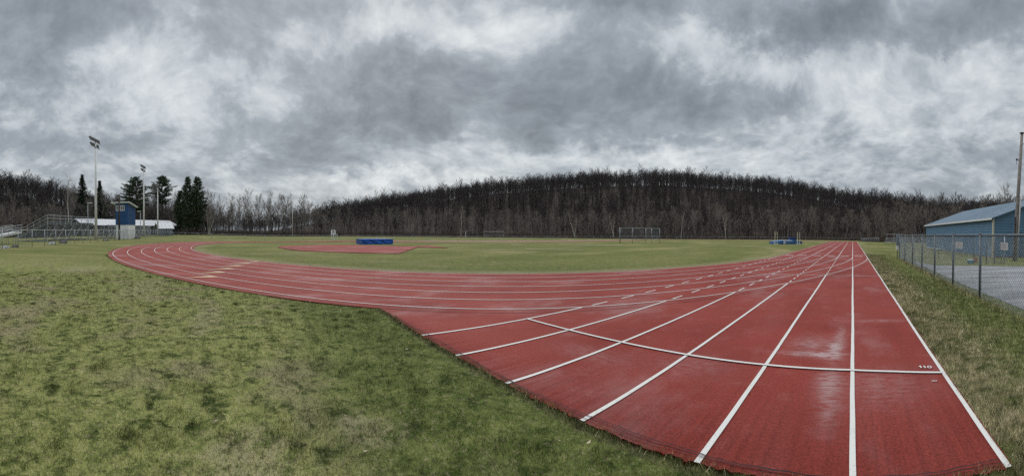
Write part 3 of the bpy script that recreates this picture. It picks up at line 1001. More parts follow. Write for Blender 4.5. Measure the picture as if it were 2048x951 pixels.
# blue tub and orange can on the grass beyond the lot
tub = thing('plastic_tub', 'small blue plastic tub lying on the grass beyond the lot', 'tub', (7.05, 21.75, 0))
mb = MB(); mb.path([(0, 0, .0), (.0, 0, .02), (0, 0, .2), (0, 0, .215), (0, 0, .225)], [.17, .19, .235, .26, .20], 14); mb.build('bowl', mat('blue_plastic', (.10, .30, .46), .4), tub, True)
mb = MB(); mb.path([(0, 0, .222), (0, 0, .25)], [.21, .16], 14); mb.build('lid', mat('pale_plastic', (.45, .52, .55), .4), tub, True)
can = thing('fuel_can', 'small orange can standing on the grass behind the blue tub', 'can', (7.62, 22.6, 0))
mb = MB(); mb.box((0, 0, .14), (.26, .18, .28)); mb.box((0, 0, .30), (.16, .12, .05)); mb.build('can_body', mat('orange_plastic', (.34, .11, .04), .5), can)
mb = MB(); mb.path([(-.08, 0, .31), (-.05, 0, .38), (.05, 0, .38), (.08, 0, .31)], .016, 6); mb.build('handle', DARKM, can)

# ------------------------------------------------------------------ floodlight poles
def floodlight(label, x, y, h, rz, nl=6):
    z = float(zt(x, y))
    root = thing('floodlight_pole', label, 'floodlight', (x, y, z), rz, 'floodlight poles beside the bleachers')
    mb = MB(); mb.path([(0, 0, -.3), (0, 0, h * .5), (0, 0, h + 1.1)], [.30, .22, .12], 10); mb.build('pole', mat('pale_pole_paint', (.68, .66, .63), .55, var=.08), root, True)
    for i, (dz, L) in enumerate(((1.1, 4.3), (.1, 3.6))):
        mb = MB(); mb.box((0, 0, h + dz), (L * 1.1, .09, .09)); mb.box((0, 0, h + dz), (.3, .25, .2)); mb.build('crossarm', mat('arm_grey', (.26, .26, .26), .6), root)
        n = nl if i == 0 else nl - 1
        for k in range(n):
            xx = (-.5 + (k + .5) / n) * L * 1.05
            lm = MB()
            lm.path([(xx, .05, h + dz + .12), (xx, .22, h + dz + .52), (xx, .30, h + dz + .70)], [.09, .21, .24], 9)
            lm.tube((xx, 0, h + dz), (xx, .06, h + dz + .2), .03)
            lm.build('lamp', mat('lamp_housing', (.15, .15, .155), .45), root, True)
    return root
floodlight('tall white floodlight pole nearest the camera, left of the blue press box', -64.4, -29.9, 17.2, PI)
floodlight('white floodlight pole just right of the blue press box', -104.5, -33.2, 18.7, PI)
floodlight('more distant slim floodlight pole, right of the second one, in front of the pine', -119.5, -33.2, 14.6, PI, 4)

def lamp_post(label, x, y, h, arm):
    root = thing('lamp_post', label, 'lamp post', (x, y, 0), 1.9)
    mb = MB(); mb.path([(0, 0, -.2), (0, 0, h)], [.11, .075], 8); mb.build('pole', GALV, root, True)
    mb = MB(); mb.box((arm / 2, 0, h + .08), (abs(arm) + .3, .5, .24)); mb.build('lamp_head', mat('pale_lamp', (.5, .5, .48), .5), root)
def at_px(x, r):
    t = (x - X0_PX) / F_PX
    return r * math.sin(t), r * math.cos(t)
lamp_post('short grey lamp post with a single head behind the bleachers, left of the tall floodlight', *at_px(176, 95), 8.6, .9)
lamp_post('short grey lamp post with a single head just right of the blue press box', *at_px(281, 118), 7.6, -.9)

# dark wooden pole in front of the press box
wp = thing('wooden_pole', 'dark brown wooden pole standing in front of the blue press box', 'pole', (*at_px(238.6, 71.0), 0))
mb = MB(); mb.path([(0, 0, -.3), (0, 0, 8.45)], [.20, .145], 9); mb.build('shaft', DARKWOOD, wp, True)
mb = MB(); mb.tube((-.28, -.1, 7.6), (.28, .1, 7.6), .05); mb.build('crossarm', DARKWOOD, wp)

# ------------------------------------------------------------------ press box tower
NAVY = mat('navy_blue_paint', (.012, .068, .20), .55, var=.12, scale=.6)
BLOCK = mat('white_block', (.78, .78, .76), .85, var=.12, scale=.9)
tw = thing('press_box', 'tall blue press box on a white block base behind the fence', 'press box', (-71.8, -26.15, 0))
TW, TD = 4.55, 2.75      # extends to -x, -y from the near corner
mb = MB(); mb.box((-TW / 2, -TD / 2, 1.42), (TW - .1, TD - .1, 2.9)); mb.build('base_wall', BLOCK, tw)
mb = MB()
h0, h1 = 7.2, 6.55
mb.add([(0, 0, 2.86), (0, -TD, 2.86), (-TW, -TD, 2.86), (-TW, 0, 2.86), (0, 0, h0), (0, -TD, h0), (-TW, -TD, h1), (-TW, 0, h1)],
       [(0, 1, 2, 3), (7, 6, 5, 4), (1, 0, 4, 5), (2, 1, 5, 6), (3, 2, 6, 7), (0, 3, 7, 4)])
for k in range(1, 8):    # board joints of the cladding
    mb.box((-TW * k / 8, .012, 4.7), (.05, .02, 3.6))
for k in range(1, 5):
    mb.box((.012, -TD * k / 5, 4.5), (.02, .05, 3.3))
mb.build('wall', NAVY, tw)
mb = MB()
e = .45
mb.add([(e, e, h0 + .10), (e, -TD - e - .4, h0 + .10), (-TW - e, -TD - e - .4, h1 + .0), (-TW - e, e, h1 + .0),
        (e, e, h0 + .30), (e, -TD - e - .4, h0 + .30), (-TW - e, -TD - e - .4, h1 + .2), (-TW - e, e, h1 + .2)],
       [(0, 1, 2, 3), (7, 6, 5, 4), (1, 0, 4, 5), (2, 1, 5, 6), (3, 2, 6, 7), (0, 3, 7, 4)])
rf = mb.build('roof', WHITE, tw)
mb = MB()
mb.add([(e - .1, e - .1, h0 + .303), (e - .1, -TD - e - .3, h0 + .303), (-TW - e + .1, -TD - e - .3, h1 + .203), (-TW - e + .1, e - .1, h1 + .203)], [(3, 2, 1, 0)])
mb.build('roof_felt', mat('brown_felt', (.07, .05, .045), .9), rf)
GLASS = mat('dark_glass', (.10, .12, .13), .12)
for yy, ww in ((-TD + .62, .92), (-TD + 1.55, .80)):
    mb = MB()
    for dy in (-ww / 2, 0, ww / 2):
        mb.box((.03, yy + dy, 6.25), (.07, .10, 1.0))
    for dz in (-.5, .5):
        mb.box((.034, yy, 6.25 + dz), (.07, ww + .1, .11))
    wf = mb.build('window', WHITE, tw)
    mb = MB(); mb.box((.012, yy, 6.25), (.03, ww, .98)); mb.build('pane', GLASS, wf)
mb = MB(); mb.tube((-.6, -TD + .3, h0 + .1), (-.6, -TD + .3, h0 + .85), .10); mb.tube((-.6, -TD + .3, h0 + .85), (-.6, -TD + .3, h0 + 1.1), .18, .1); mb.build('vent_pipe', DARKM, rf)

# ------------------------------------------------------------------ bleachers seen from behind, railings, ramp
SEAT = mat('seat_plank', (.52, .54, .55), .5, .2, var=.15, scale=2)
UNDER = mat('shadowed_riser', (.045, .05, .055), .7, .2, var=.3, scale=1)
def bleachers(label, x0, x1, y, rows, htop, depth, cat='bleachers'):
    root = thing('bleachers', label, cat, (x0, y, 0))
    L = x1 - x0
    st, ri = MB(), MB()
    for k in range(rows):
        yy = -depth * (k + .5) / rows
        z = htop - (htop - .5) * k / rows
        st.box((L / 2, yy, z), (abs(L), .28, .05)); st.box((L / 2, yy + .34, z - .36), (abs(L), .40, .04))
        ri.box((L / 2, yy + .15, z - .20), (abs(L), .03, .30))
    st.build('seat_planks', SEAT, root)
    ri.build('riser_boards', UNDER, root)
    fr = MB()
    n = max(2, int(abs(L) / 2.6))
    for i in range(n + 1):
        x = L * i / n
        fr.tube((x, .1, 0), (x, .1, htop), .045, n=6)
        fr.tube((x, .1, .05), (x, -depth, .1), .04, n=6)
        fr.tube((x, .1, htop - .3), (x, -depth, .25), .04, n=6)
        for q in (.33, .66):
            fr.tube((x, -depth * q, .05), (x, -depth * q, htop * (1 - q) + .2), .035, n=6)
        if i < n:
            x2 = L * (i + 1) / n
            fr.tube((x, .1, .1), (x2, .1, htop - .4), .028, n=5)
            fr.tube((x2, .1, .1), (x, .1, htop - .4), .028, n=5)
    fr.build('frame', GALV, root)
    rl = MB()
    for z in (.55, 1.08):
        rl.tube((0, .14, htop + z), (L, .14, htop + z), .032, n=6)
        for x in (0, L):
            rl.tube((x, .14, htop + z), (x, -depth, .5 + z), .032, n=6)
    m_ = max(2, int(abs(L) / 1.9))
    for i in range(m_ + 1):
        rl.tube((L * i / m_, .14, htop - .5), (L * i / m_, .14, htop + 1.08), .035, n=6)
    for k in range(1, 5):
        for x in (0, L):
            z = htop - (htop - .5) * k / 5
            rl.tube((x, -depth * k / 5, z - .3), (x, -depth * k / 5, z + 1.08), .032, n=6)
    rl.build('railing', ALU, root)
    nt = MB()
    chainlink(nt, (0, .16), (L, .16), htop + .1, htop + .1, .95, .16, .008)
    nt.build('railing_mesh', WIRE, root)
    return root
bleachers('tall metal bleachers with a railing along the top, left of the press box', -51.4, -69.5, -32.6, 9, 3.2, 6.4)
bleachers('long lower bleachers seen from behind to the right of the press box', -78.5, -112.0, -33.5, 6, 2.0, 4.2)

rp = thing('access_ramp', 'pale metal access ramp with handrails climbing to the end of the bleachers', 'ramp', (-29.0, -30.6, 0))
a, b_ = Vector((0, 0, .25)), Vector((-12.6, -.6, 1.55))
def slab(mb, a, b, wd, t):
    d = (b - a); nn = Vector((-d.y, d.x, 0)).normalized() * wd / 2; u = Vector((0, 0, t))
    mb.add([a - nn, b - nn, b + nn, a + nn, a - nn + u, b - nn + u, b + nn + u, a + nn + u], [(3, 2, 1, 0), (4, 5, 6, 7), (0, 1, 5, 4), (1, 2, 6, 5), (2, 3, 7, 6), (3, 0, 4, 7)])
mb = MB(); slab(mb, a, b_, 1.5, .06); slab(mb, a + Vector((0, .78, -.16)), b_ + Vector((0, .78, -.16)), .05, .30); mb.build('deck', mat('pale_ramp_metal', (.60, .61, .60), .5, .2), rp)
for k in range(9):
    p = a + (b_ - a) * (k / 8)
    for s_ in (-.78, .80):
        mb = MB(); mb.tube((p.x, p.y + s_, -.1), (p.x, p.y + s_, p.z + 1.0), .03, n=6); mb.build('support_post', GALV, rp)
for z in (.35, .68, 1.0):
    for s_ in (-.78, .80):
        mb = MB(); mb.tube(a + Vector((0, s_, z)), b_ + Vector((0, s_, z)), .025, n=6); mb.build('handrail', ALU, rp)

# long white-roofed building behind the bleachers, and a small shed at its end
WROOF = mat('white_roof_metal', (.38, .39, .415), .45, .1, var=.06, scale=.5)
def gabled(name, label, cat, loc, rz, L, Wd, eave, ridge, wallm, roofm, trim=None):
    root = thing(name, label, cat, loc, rz)
    mb = MB()
    mb.add([(0, 0, 0), (L, 0, 0), (L, Wd, 0), (0, Wd, 0), (0, 0, eave), (L, 0, eave), (L, Wd, eave), (0, Wd, eave), (0, Wd / 2, ridge), (L, Wd / 2, ridge)],
           [(0, 1, 5, 4), (2, 3, 7, 6), (1, 2, 6, 9, 5), (3, 0, 4, 8, 7)])
    mb.build('wall', wallm, root)
    mb = MB()
    o = .5
    s_ = (ridge - eave) / (Wd / 2)
    for sg in (0, 1):
        ye = -o if sg == 0 else Wd + o
        ze = eave - o * s_ + .05
        mb.add([(-o, ye, ze), (L + o, ye, ze), (L + o, Wd / 2, ridge + .05), (-o, Wd / 2, ridge + .05), (-o, ye, ze + .12), (L + o, ye, ze + .12), (L + o, Wd / 2, ridge + .17), (-o, Wd / 2, ridge + .17)],
               [(3, 2, 1, 0), (4, 5, 6, 7), (0, 1, 5, 4), (1, 2, 6, 5), (3, 0, 4, 7)])
        x = 0
        while x < L:
            mb.add([(x - .03, ye, ze + .123), (x + .03, ye, ze + .123), (x, ye, ze + .18), (x - .03, Wd / 2, ridge + .173), (x + .03, Wd / 2, ridge + .173), (x, Wd / 2, ridge + .23)], [(0, 2, 5, 3), (2, 1, 4, 5), (0, 1, 2)])
            x += 1.2
    mb.build('roof', roofm, root)
    return root
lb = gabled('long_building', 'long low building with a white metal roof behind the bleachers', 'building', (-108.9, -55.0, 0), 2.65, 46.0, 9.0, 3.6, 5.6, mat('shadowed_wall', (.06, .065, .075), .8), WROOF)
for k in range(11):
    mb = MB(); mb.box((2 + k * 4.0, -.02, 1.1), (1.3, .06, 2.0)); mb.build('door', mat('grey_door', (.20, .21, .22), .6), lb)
sh = gabled('shed', 'small blue gabled shed with a white roof at the right end of the grandstand fence', 'shed', (*at_px(319, 124), 0), 2.15, 4.6, 5.0, 2.5, 4.2, mat('grey_blue_paint', (.085, .11, .17), .7, var=.15), WROOF)
mb = MB(); mb.box((2.6, -.02, 1.0), (1.0, .06, 2.0)); mb.build('door', mat('dark_blue_door', (.02, .03, .06), .6), sh)

# dark bundles of sheeting along the foot of the grandstand fence
def bundle(label, x, y, L, h, rz, m):
    root = MB()
    nu, nv = 22, 9
    sd = rng.uniform(0, 20)
    vs = []
    for i in range(nu):
        t = i / (nu - 1)
        r = (math.sin(PI * t) ** .5 + .02) * (.75 + .25 * math.sin(t * 17 + sd) + .12 * math.sin(t * 41 + sd))
        for k in range(nv):
            a = PI * k / (nv - 1)
            vs.append(((t - .5) * L, math.cos(a) * h * 1.3 * r * (1 + .15 * math.sin(t * 23 + k)), math.sin(a) * h * r * (1 + .18 * math.sin(t * 31 + 2 * k + sd)) - .03))
    fs = [(i * nv + k, i * nv + k + 1, (i + 1) * nv + k + 1, (i + 1) * nv + k) for i in range(nu - 1) for k in range(nv - 1)]
    root.add(vs, fs)
    o = root.build('tarp_bundle', m, None, True)
    o.location = (x, y, 0)
    o.rotation_euler = (0, 0, rz)
    tag(o, label, 'tarp', 'bundled sheeting along the grandstand fence')
BLK = mat('black_sheeting', (.012, .012, .014), .4, var=.3)
GRY = mat('grey_sheeting', (.22, .22, .215), .6, var=.35, scale=2)
def on_grd(x, y):
    t = (x - X0_PX) / F_PX
    hh = 469.7 + 9.18 * math.sin(t)
    r = F_PX * CAM_H / (y - hh)
    return r * math.sin(t), r * math.cos(t)
bundle('grey and white crumpled sheeting at the very left of the fence foot', *on_grd(10, 496), 2.0, .30, .4, GRY)
bundle('black crumpled sheeting lying beside the grey sheeting at the left edge', *on_grd(30, 493.5), 1.1, .26, .2, BLK)
bundle('grey rolled sheeting at the foot of the pale gate post below the bleachers', *on_grd(104, 487.5), 2.0, .30, .1, GRY)
bundle('black heap of sheeting below the left end of the white roof', *on_grd(127, 485.2), 2.0, .42, .1, BLK)
bundle('low black heap of sheeting by the fence left of the wooden pole', *on_grd(212, 480.6), 2.4, .3, .1, BLK)
bundle('small black heap of sheeting at the right foot of the press box', *on_grd(275, 476.4), 2.6, .5, .1, BLK)

# ------------------------------------------------------------------ infield things
TARP = mat('blue_tarpaulin', (.008, .075, .36), .32, var=.35, scale=2.2, bump=.6)
def draped_box(mb, L, Wd, H, amp=.03, nx=44, ny=12, nz=7):
    """box under a wrinkled cover"""
    def skin(p):
        x, y, z = p
        k = amp * (math.sin(x * 5.1 + z * 9) + .7 * math.sin(x * 11 - z * 14 + y * 4) + .5 * math.sin(y * 8 + x * 3))
        return k
    def face(fn, nu, nv, nrm, flip=False):
        vs = []
        for i in range(nu + 1):
            for j in range(nv + 1):
                p = fn(i / nu, j / nv)
                k = skin(p)
                e = min(1, 6 * min(i / nu, 1 - i / nu, j / nv, 1 - j / nv) + .0)
                vs.append((p[0] + nrm[0] * k * e, p[1] + nrm[1] * k * e, p[2] + nrm[2] * k * e))
        fs = [(i * (nv + 1) + j, (i + 1) * (nv + 1) + j, (i + 1) * (nv + 1) + j + 1, i * (nv + 1) + j + 1) for i in range(nu) for j in range(nv)]
        mb.add(vs, [f[::-1] for f in fs] if flip else fs)
    face(lambda u, v: (u * L - L / 2, -Wd / 2, v * H), nx, nz, (0, -1, 0))
    face(lambda u, v: (u * L - L / 2, Wd / 2, v * H), nx, nz, (0, 1, 0), True)
    face(lambda u, v: (-L / 2, u * Wd - Wd / 2, v * H), ny, nz, (-1, 0, 0), True)
    face(lambda u, v: (L / 2, u * Wd - Wd / 2, v * H), ny, nz, (1, 0, 0))
    face(lambda u, v: (u * L - L / 2, v * Wd - Wd / 2, H), nx, ny, (0, 0, 1))
tp = thing('covered_landing_pit', 'long low jump mat under a bright blue tarpaulin on the infield', 'jump mat', (-45.4, 14.2, float(zt(-45.4, 14.2))), PI / 2)
mb = MB(); draped_box(mb, 4.05, 2.7, .62); mb.build('tarpaulin', TARP, tp, True)
for s_ in (-1, 1):
    mb = MB(); mb.box((s_ * .9, 0, .02), (1.6, 2.5, .05)); mb.build('pallet', OLDWOOD, tp)

st = thing('judges_stand', 'white wooden judges stand with crossbars beyond the far fence', 'stand', (*at_px(666.5, 91), float(zt(*at_px(666.5, 91)))), -1.2)
for sx in (-.52, .52):
    mb = MB(); mb.box((sx, 0, 1.15), (.16, .16, 2.5)); mb.build('leg', WHITE, st)
    mb = MB(); mb.box((sx, .9, .7), (.12, .12, 1.5)); mb.build('leg', WHITE, st)
for z in (1.55, 2.0, 2.38):
    mb = MB(); mb.box((0, 0, z), (.9, .08, .16)); mb.build('crossbar', WHITE, st)
mb = MB(); mb.box((0, .45, 1.42), (1.2, 1.0, .06)); mb.build('platform', WHITE, st)

sp = thing('slender_pole', 'very tall thin pale pole at the wood edge left of the judges stand', 'pole', (*at_px(585, 150), float(zt(*at_px(585, 150)))))
mb = MB(); mb.path([(0, 0, -.3), (0, 0, 15.5)], [.16, .07], 8); mb.build('shaft', mat('pale_pole_paint', (.5, .5, .5)), sp, True)
mb = MB(); mb.tube((0, 0, 15.5), (0, 0, 15.7), .13, .03); mb.build('finial', ALU, sp)

# soccer goal and white post beyond the far fence
gx, gy = at_px(988, 140)
gl = thing('soccer_goal', 'white soccer goal frame beyond the far fence below the woods', 'goal', (gx, gy, float(zt(gx, gy))), -math.atan2(gx, gy))
mb = MB(); mb.tube((-3.66, 0, 2.44), (3.66, 0, 2.44), .07, n=8); mb.build('crossbar', mat('dull_white', (.34, .34, .335), .6), gl)
for s_ in (-3.66, 3.66):
    mb = MB(); mb.tube((s_, 0, 0), (s_, 0, 2.44), .07, n=8); mb.build('goal_post', mat('dull_white', (.34, .34, .335), .6), gl)
    mb = MB(); mb.tube((s_, 0, 2.44), (s_, 1.9, .06), .04, n=6); mb.tube((s_, 1.9, .06), (s_, 0, .06), .04, n=6); mb.build('side_stay', mat('dull_white', (.34, .34, .335), .6), gl)
mb = MB(); mb.tube((-3.66, .75, 1.3), (3.66, .75, 1.3), .05, n=6); mb.build('back_bar', mat('dull_white', (.34, .34, .335), .6), gl)
px_, py_ = at_px(931.5, 140)
mp = thing('marker_post', 'short white post standing left of the soccer goal', 'post', (px_, py_, float(zt(px_, py_))))
mb = MB(); mb.tube((0, 0, 0), (0, 0, 2.5), .085, n=8); mb.build('shaft', WHITE, mp)
mb = MB(); mb.tube((0, 0, 2.5), (0, 0, 2.62), .11, .05, n=8); mb.build('cap', GALV, mp)

# throwing cage
A_, B_ = np.array(at_px(1239.5, 57.6)), np.array(at_px(1319.5, 60.0))
cgL = float(np.linalg.norm(B_ - A_))
cg = thing('throwing_cage', 'grey mesh throwing cage on posts in the middle of the infield', 'cage', (A_[0], A_[1], 0), math.atan2(B_[1] - A_[1], B_[0] - A_[0]))
CAGE_PTS = [(0.75, 1.9), (0, 0), (2.1, 0), (4.3, 0), (cgL, 0), (cgL - .6, 1.9)]
for q in CAGE_PTS:
    mb = MB(); mb.tube((*q, -.1), (*q, 2.36), .038, n=8); mb.build('post', GALV, cg, True)
mb = MB()
for (p, q) in zip(CAGE_PTS[:-1], CAGE_PTS[1:]):
    for z in (.62, 1.05, 2.34):
        mb.tube((*p, z), (*q, z), .025 if z != .62 else .018, n=6)
mb.build('rail', GALV, cg)
mb = MB()
for (p, q) in zip(CAGE_PTS[:-1], CAGE_PTS[1:]):
    chainlink(mb, p, q, .6, .6, 1.74, .055, .0075)
mb.build('net', DGALV, cg)

# high jump mats and standards by the straight
MB_BLUE = mat('blue_vinyl', (.035, .13, .30), .45, var=.3, scale=1.4)
MB_NAVY = mat('navy_vinyl', (.012, .035, .14), .45, var=.3, scale=1.4)
MB_WHITE = mat('pale_vinyl', (.58, .58, .60), .5, var=.12, scale=2)
mx, my = (-13.35, 61.6)
mdir = math.atan2(64.6 - 61.3, -8.7 + 13.25)
def mat_thing(name, label, off, L, Wd, H, m, slope=0.0, extra=None, amp=.02, rz=0.0, z0=0.0):
    c, s_ = math.cos(mdir), math.sin(mdir)
    x = mx + off[0] * c - off[1] * s_
    y = my + off[0] * s_ + off[1] * c
    root = thing(name, label, 'mat', (x, y, z0), mdir + rz, 'landing mats beside the straight')
    mb = MB()
    draped_box(mb, L, Wd, H, amp, 16, 10, 5)
    if slope:
        mb.v = [(vx, vy, vz * (1 + slope * vx / L)) for vx, vy, vz in mb.v]
    mb.build('cushion', m, root, True)
    for s2 in (-1, 1):
        mb = MB(); mb.box((s2 * L * .25, -Wd / 2 - .02, H * .42), (.07, .02, H * .5)); mb.build('strap', MB_NAVY if m is not MB_NAVY else MB_BLUE, root)
    return root
mat_thing('landing_mat', 'left wedge of blue landing mat with a sloping top', (.85, .25), 1.6, 2.2, .50, MB_BLUE, .55)
mat_thing('landing_mat', 'middle blue landing mat below the white pad', (2.55, .35), 1.75, 2.4, .48, MB_BLUE)
mat_thing('top_pad', 'white pad lying across the middle landing mats', (2.75, .5), 1.9, 2.2, .14, MB_WHITE, amp=.006, z0=.50)
mat_thing('landing_mat', 'right lighter blue landing mat behind the standard', (4.15, .3), 1.35, 2.4, .58, MB_BLUE, -.2)
mat_thing('folded_mat', 'dark navy folded mat stacked upright at the right end of the landing mats', (4.35, 1.3), 1.15, .8, 1.15, MB_NAVY)
mat_thing('landing_mat', 'small dark end mat at the far right of the landing mats', (5.2, .5), .7, 1.5, .46, MB_NAVY)
mat_thing('rolled_pad', 'small white rolled pad leaning on the front of the blue mats', (1.85, -1.05), .34, .3, .36, MB_WHITE)
def standard(label, off, cross):
    c, s_ = math.cos(mdir), math.sin(mdir)
    root = thing('jump_standard', label, 'jump standard', (mx + off[0] * c - off[1] * s_, my + off[0] * s_ + off[1] * c, 0), mdir, 'jump standards at the landing mats')
    for dx_, hgt_, rr_ in ((0, 2.02, .048), (.42, 2.0, .035)):
        mb = MB(); mb.tube((dx_, 0, 0), (dx_, 0, hgt_), rr_, n=8); mb.build('upright', mat('cream_paint', (.66, .62, .46), .5), root)
    mb = MB(); mb.box((.2, 0, .04), (.75, .5, .06)); mb.build('foot', WHITE, root)
    if cross:
        for z in (1.68, 1.98):
            mb = MB(); mb.box((.21, 0, z), (.44, .04, .04)); mb.build('crosspiece', mat('cream_paint', (.66, .62, .46), .5), root)
standard('pale jump standard with crosspieces at the left end of the mats', (.0, -1.15), True)
standard('pale jump standard at the right end of the mats', (4.15, -1.2), False)

# small bleachers near the far end of the right-hand fence
bx, by = at_px(1786, 74)
sb = thing('small_bleachers', 'small low metal bleachers by the woods beyond the fence corner', 'bleachers', (bx, by, 0), 1.3)
mb = MB()
for k in range(4):
    mb.box((k * .45, 0, .35 + k * .26), (.26, 3.4, .04)); mb.box((k * .45 + .3, 0, .1 + k * .26), (.3, 3.4, .03))
mb.build('seat_planks', SEAT, sb)
mb = MB()
for y_ in (-1.5, 0, 1.5):
    mb.tube((-.1, y_, .05), (1.7, y_, .05), .03); mb.tube((-.1, y_, .05), (1.6, y_, 1.2), .03); mb.tube((1.6, y_, 0), (1.6, y_, 1.9), .03)
mb.tube((1.6, -1.6, 1.9), (1.6, 1.6, 1.9), .03)
mb.build('frame', GALV, sb)

# ------------------------------------------------------------------ trees
def sliver(mb, p, d, L, wd):
    d = d.normalized()
    s_ = d.cross(Vector((rng.normal(), rng.normal(), rng.normal()))).normalized() * wd / 2
    mb.add([p - s_, p + s_, p + d * L], [(0, 1, 2)])

def rv(sc=1.0):
    return Vector((rng.normal(), rng.normal(), rng.normal())) * sc

def bare_tree_mesh(h, stems=1, spread=.42, nb=13, twigs=6, low=.26, thick=.0105):
    tr, cr = MB(), MB()
    for s_ in range(stems):
        lean = Vector((rng.normal() * .04, rng.normal() * .04, 0)) if stems == 1 else Vector((math.cos(s_ * 2.1) * .22, math.sin(s_ * 2.1) * .22, 0))
        pts, p, d = [], Vector((0, 0, -.3)), Vector((0, 0, 1)) + lean
        ns = 8
        hh = h * (1 if s_ == 0 else rng.uniform(.75, .98))
        for i in range(ns + 1):
            pts.append(p.copy())
            d = (d + Vector((rng.normal() * .07, rng.normal() * .07, .06))).normalized()
            p = p + d * hh / ns
        r0 = hh * thick / (stems ** .35)
        rad = [r0 * (1 - i / ns) ** .75 + .022 for i in range(ns + 1)]
        rad[0] *= 1.35
        tr.path(pts, rad, 6)
        n = nb if stems == 1 else max(6, nb // 2 + 1)
        for b in range(n):
            t = low + (1 - low) * ((b + rng.uniform(0, .9)) / n) ** .9
            t = min(t, .97)
            i = int(t * ns)
            q = pts[i].lerp(pts[min(i + 1, ns)], t * ns - i)
            az_ = b * 2.4 + rng.uniform(-.5, .5)
            L = hh * (.16 + .30 * (1 - t)) * rng.uniform(.7, 1.2)
            dd = Vector((math.cos(az_) * spread * 1.6, math.sin(az_) * spread * 1.6, rng.uniform(.55, 1.0))).normalized()
            bp, x = [q.copy()], q.copy()
            for k in range(4):
                dd = (dd + Vector((0, 0, .16)) + rv(.10)).normalized()
                x = x + dd * L / 4
                bp.append(x.copy())
            rb = max(.03, rad[i] * .42)
            cr.path(bp, [rb, rb * .75, rb * .55, rb * .35, .012], 4)
            for k in range(5):
                f = .25 + .75 * (k + rng.uniform(0, 1)) / 5
                ii = min(3, int(f * 4))
                o = bp[ii].lerp(bp[ii + 1], f * 4 - ii)
                sd = (dd + rv(.55) + Vector((0, 0, .25))).normalized()
                sL = L * rng.uniform(.25, .5)
                e = o + sd * sL
                cr.path([o, o + sd * sL * .5 + rv(.05), e], [rb * .34 + .006, rb * .24 + .005, .008], 3)
                for w_ in range(twigs):
                    g = rng.uniform(.2, 1.0)
                    sliver(cr, o + sd * sL * g, sd + rv(.6) + Vector((0, 0, .3)), rng.uniform(.6, 1.7), .052)
    return tr, cr

protos = []
for v in range(9):
    hh = (14.5, 16, 13, 17.5, 15, 12, 16.5, 14, 18)[v]
    tr, cr = bare_tree_mesh(hh, stems=2 if v in (2, 6) else 1, spread=(.42, .34, .5, .3, .45, .52, .4, .36, .30)[v], twigs=9, low=(.26, .32, .2, .4, .28, .18, .25, .34, .45)[v])
    protos.append((tr, cr, hh))
WOOD_LABEL = 'leafless grey brown tree among the many at the front of the wood round the field'
WOOD_GROUP = 'bare trees along the front of the wood'
roots = []
for tr, cr, hh in protos:
    root = thing('bare_tree', WOOD_LABEL, 'tree', (0, 0, 0), 0, WOOD_GROUP)
    tr.build('trunk', BARK, root, True)
    cr.build('crown', TWIG, root)
    roots.append(root)
used = set()
spots = []
for (xa, xb, n) in ((-30, 345, 62), (345, 700, 62), (700, 1715, 122), (1715, 1880, 26), (1880, 2090, 18)):
    for k in range(n):
        x = xa + (xb - xa) * (k + rng.uniform(0, 1)) / n
        a = (x - X0_PX) / F_PX
        r = float(np.interp(a, EDG_A, EDG_R)) + rng.uniform(0, 1) ** 1.5 * 15 + .5
        spots.append((x, r))
for x, r in spots:
    v = int(rng.integers(0, len(roots)))
    X, Y = at_px(x, r)
    sc = rng.uniform(.80, 1.10)
    if 430 < x < 640: sc *= .90
    if x < 130: sc *= .62
    if x >= 640: sc *= float(np.interp(x, (640, 900, 1200, 1500), (.60, .64, .70, .80)))
    if x > 1730: sc *= .78
    loc = (X, Y, float(gz(X, Y)) - .05)
    rz = rng.uniform(0, 6.28)
    s3 = (sc * rng.uniform(.8, 1.35), sc * rng.uniform(.8, 1.35), sc * rng.uniform(.88, 1.08))
    if v not in used:
        used.add(v)
        roots[v].location = loc
        roots[v].rotation_euler = (0, 0, rz)
        roots[v].scale = s3
    else:
        dup(roots[v], loc, rz, s3)

# pale-barked trees that stand out from the rest
def pale_tree(label, x, r, h, stems=1, spread=.4, low=.3, twigs=2, nb=9, thick=.012):
    X, Y = at_px(x, r)
    root = thing('pale_tree', label, 'tree', (X, Y, float(gz(X, Y))), rng.uniform(0, 6))
    tr, cr = bare_tree_mesh(h, stems, spread, nb, twigs, low, thick)
    tr.build('trunk', PALEBARK, root, True)
    cr.build('crown', PALETWIG, root)
pale_tree('slim white barked tree rising above the bleachers left of the two dark spruces', 139, 90, 13.5, 1, .2, .5)
pale_tree('spreading pale multi stemmed tree right of the tall dark evergreens', 418, 146, 11.0, 3, .6, .25, 4, 12, .014)
pale_tree('crooked pale tree in the wood above the jumping apron, right of the blue tarpaulin', 922, 150, 12.5, 2, .35, .3, 3)
pale_tree('pale thin twin tree in the wood left of the throwing cage', 1150, 164, 11.5, 2, .2, .4)
pale_tree('pale forked tree in the wood just left of and above the throwing cage', 1228, 166, 10.5, 2, .25, .4)
pale_tree('pale slim tree in the wood right of the throwing cage', 1362, 168, 11, 1, .2, .4)
pale_tree('pale slim tree in the wood above the landing mats', 1452, 170, 11.5, 2, .2, .4)
X, Y = at_px(2017, 118)
root = thing('bare_tree', 'lone taller leafless tree rising above the blue building roof left of the utility pole', 'tree', (X, Y, float(gz(X, Y))))
tr, cr = bare_tree_mesh(17.0, 1, .3, 14, 8, .45)
tr.build('trunk', BARK, root, True); cr.build('crown', TWIG, root)

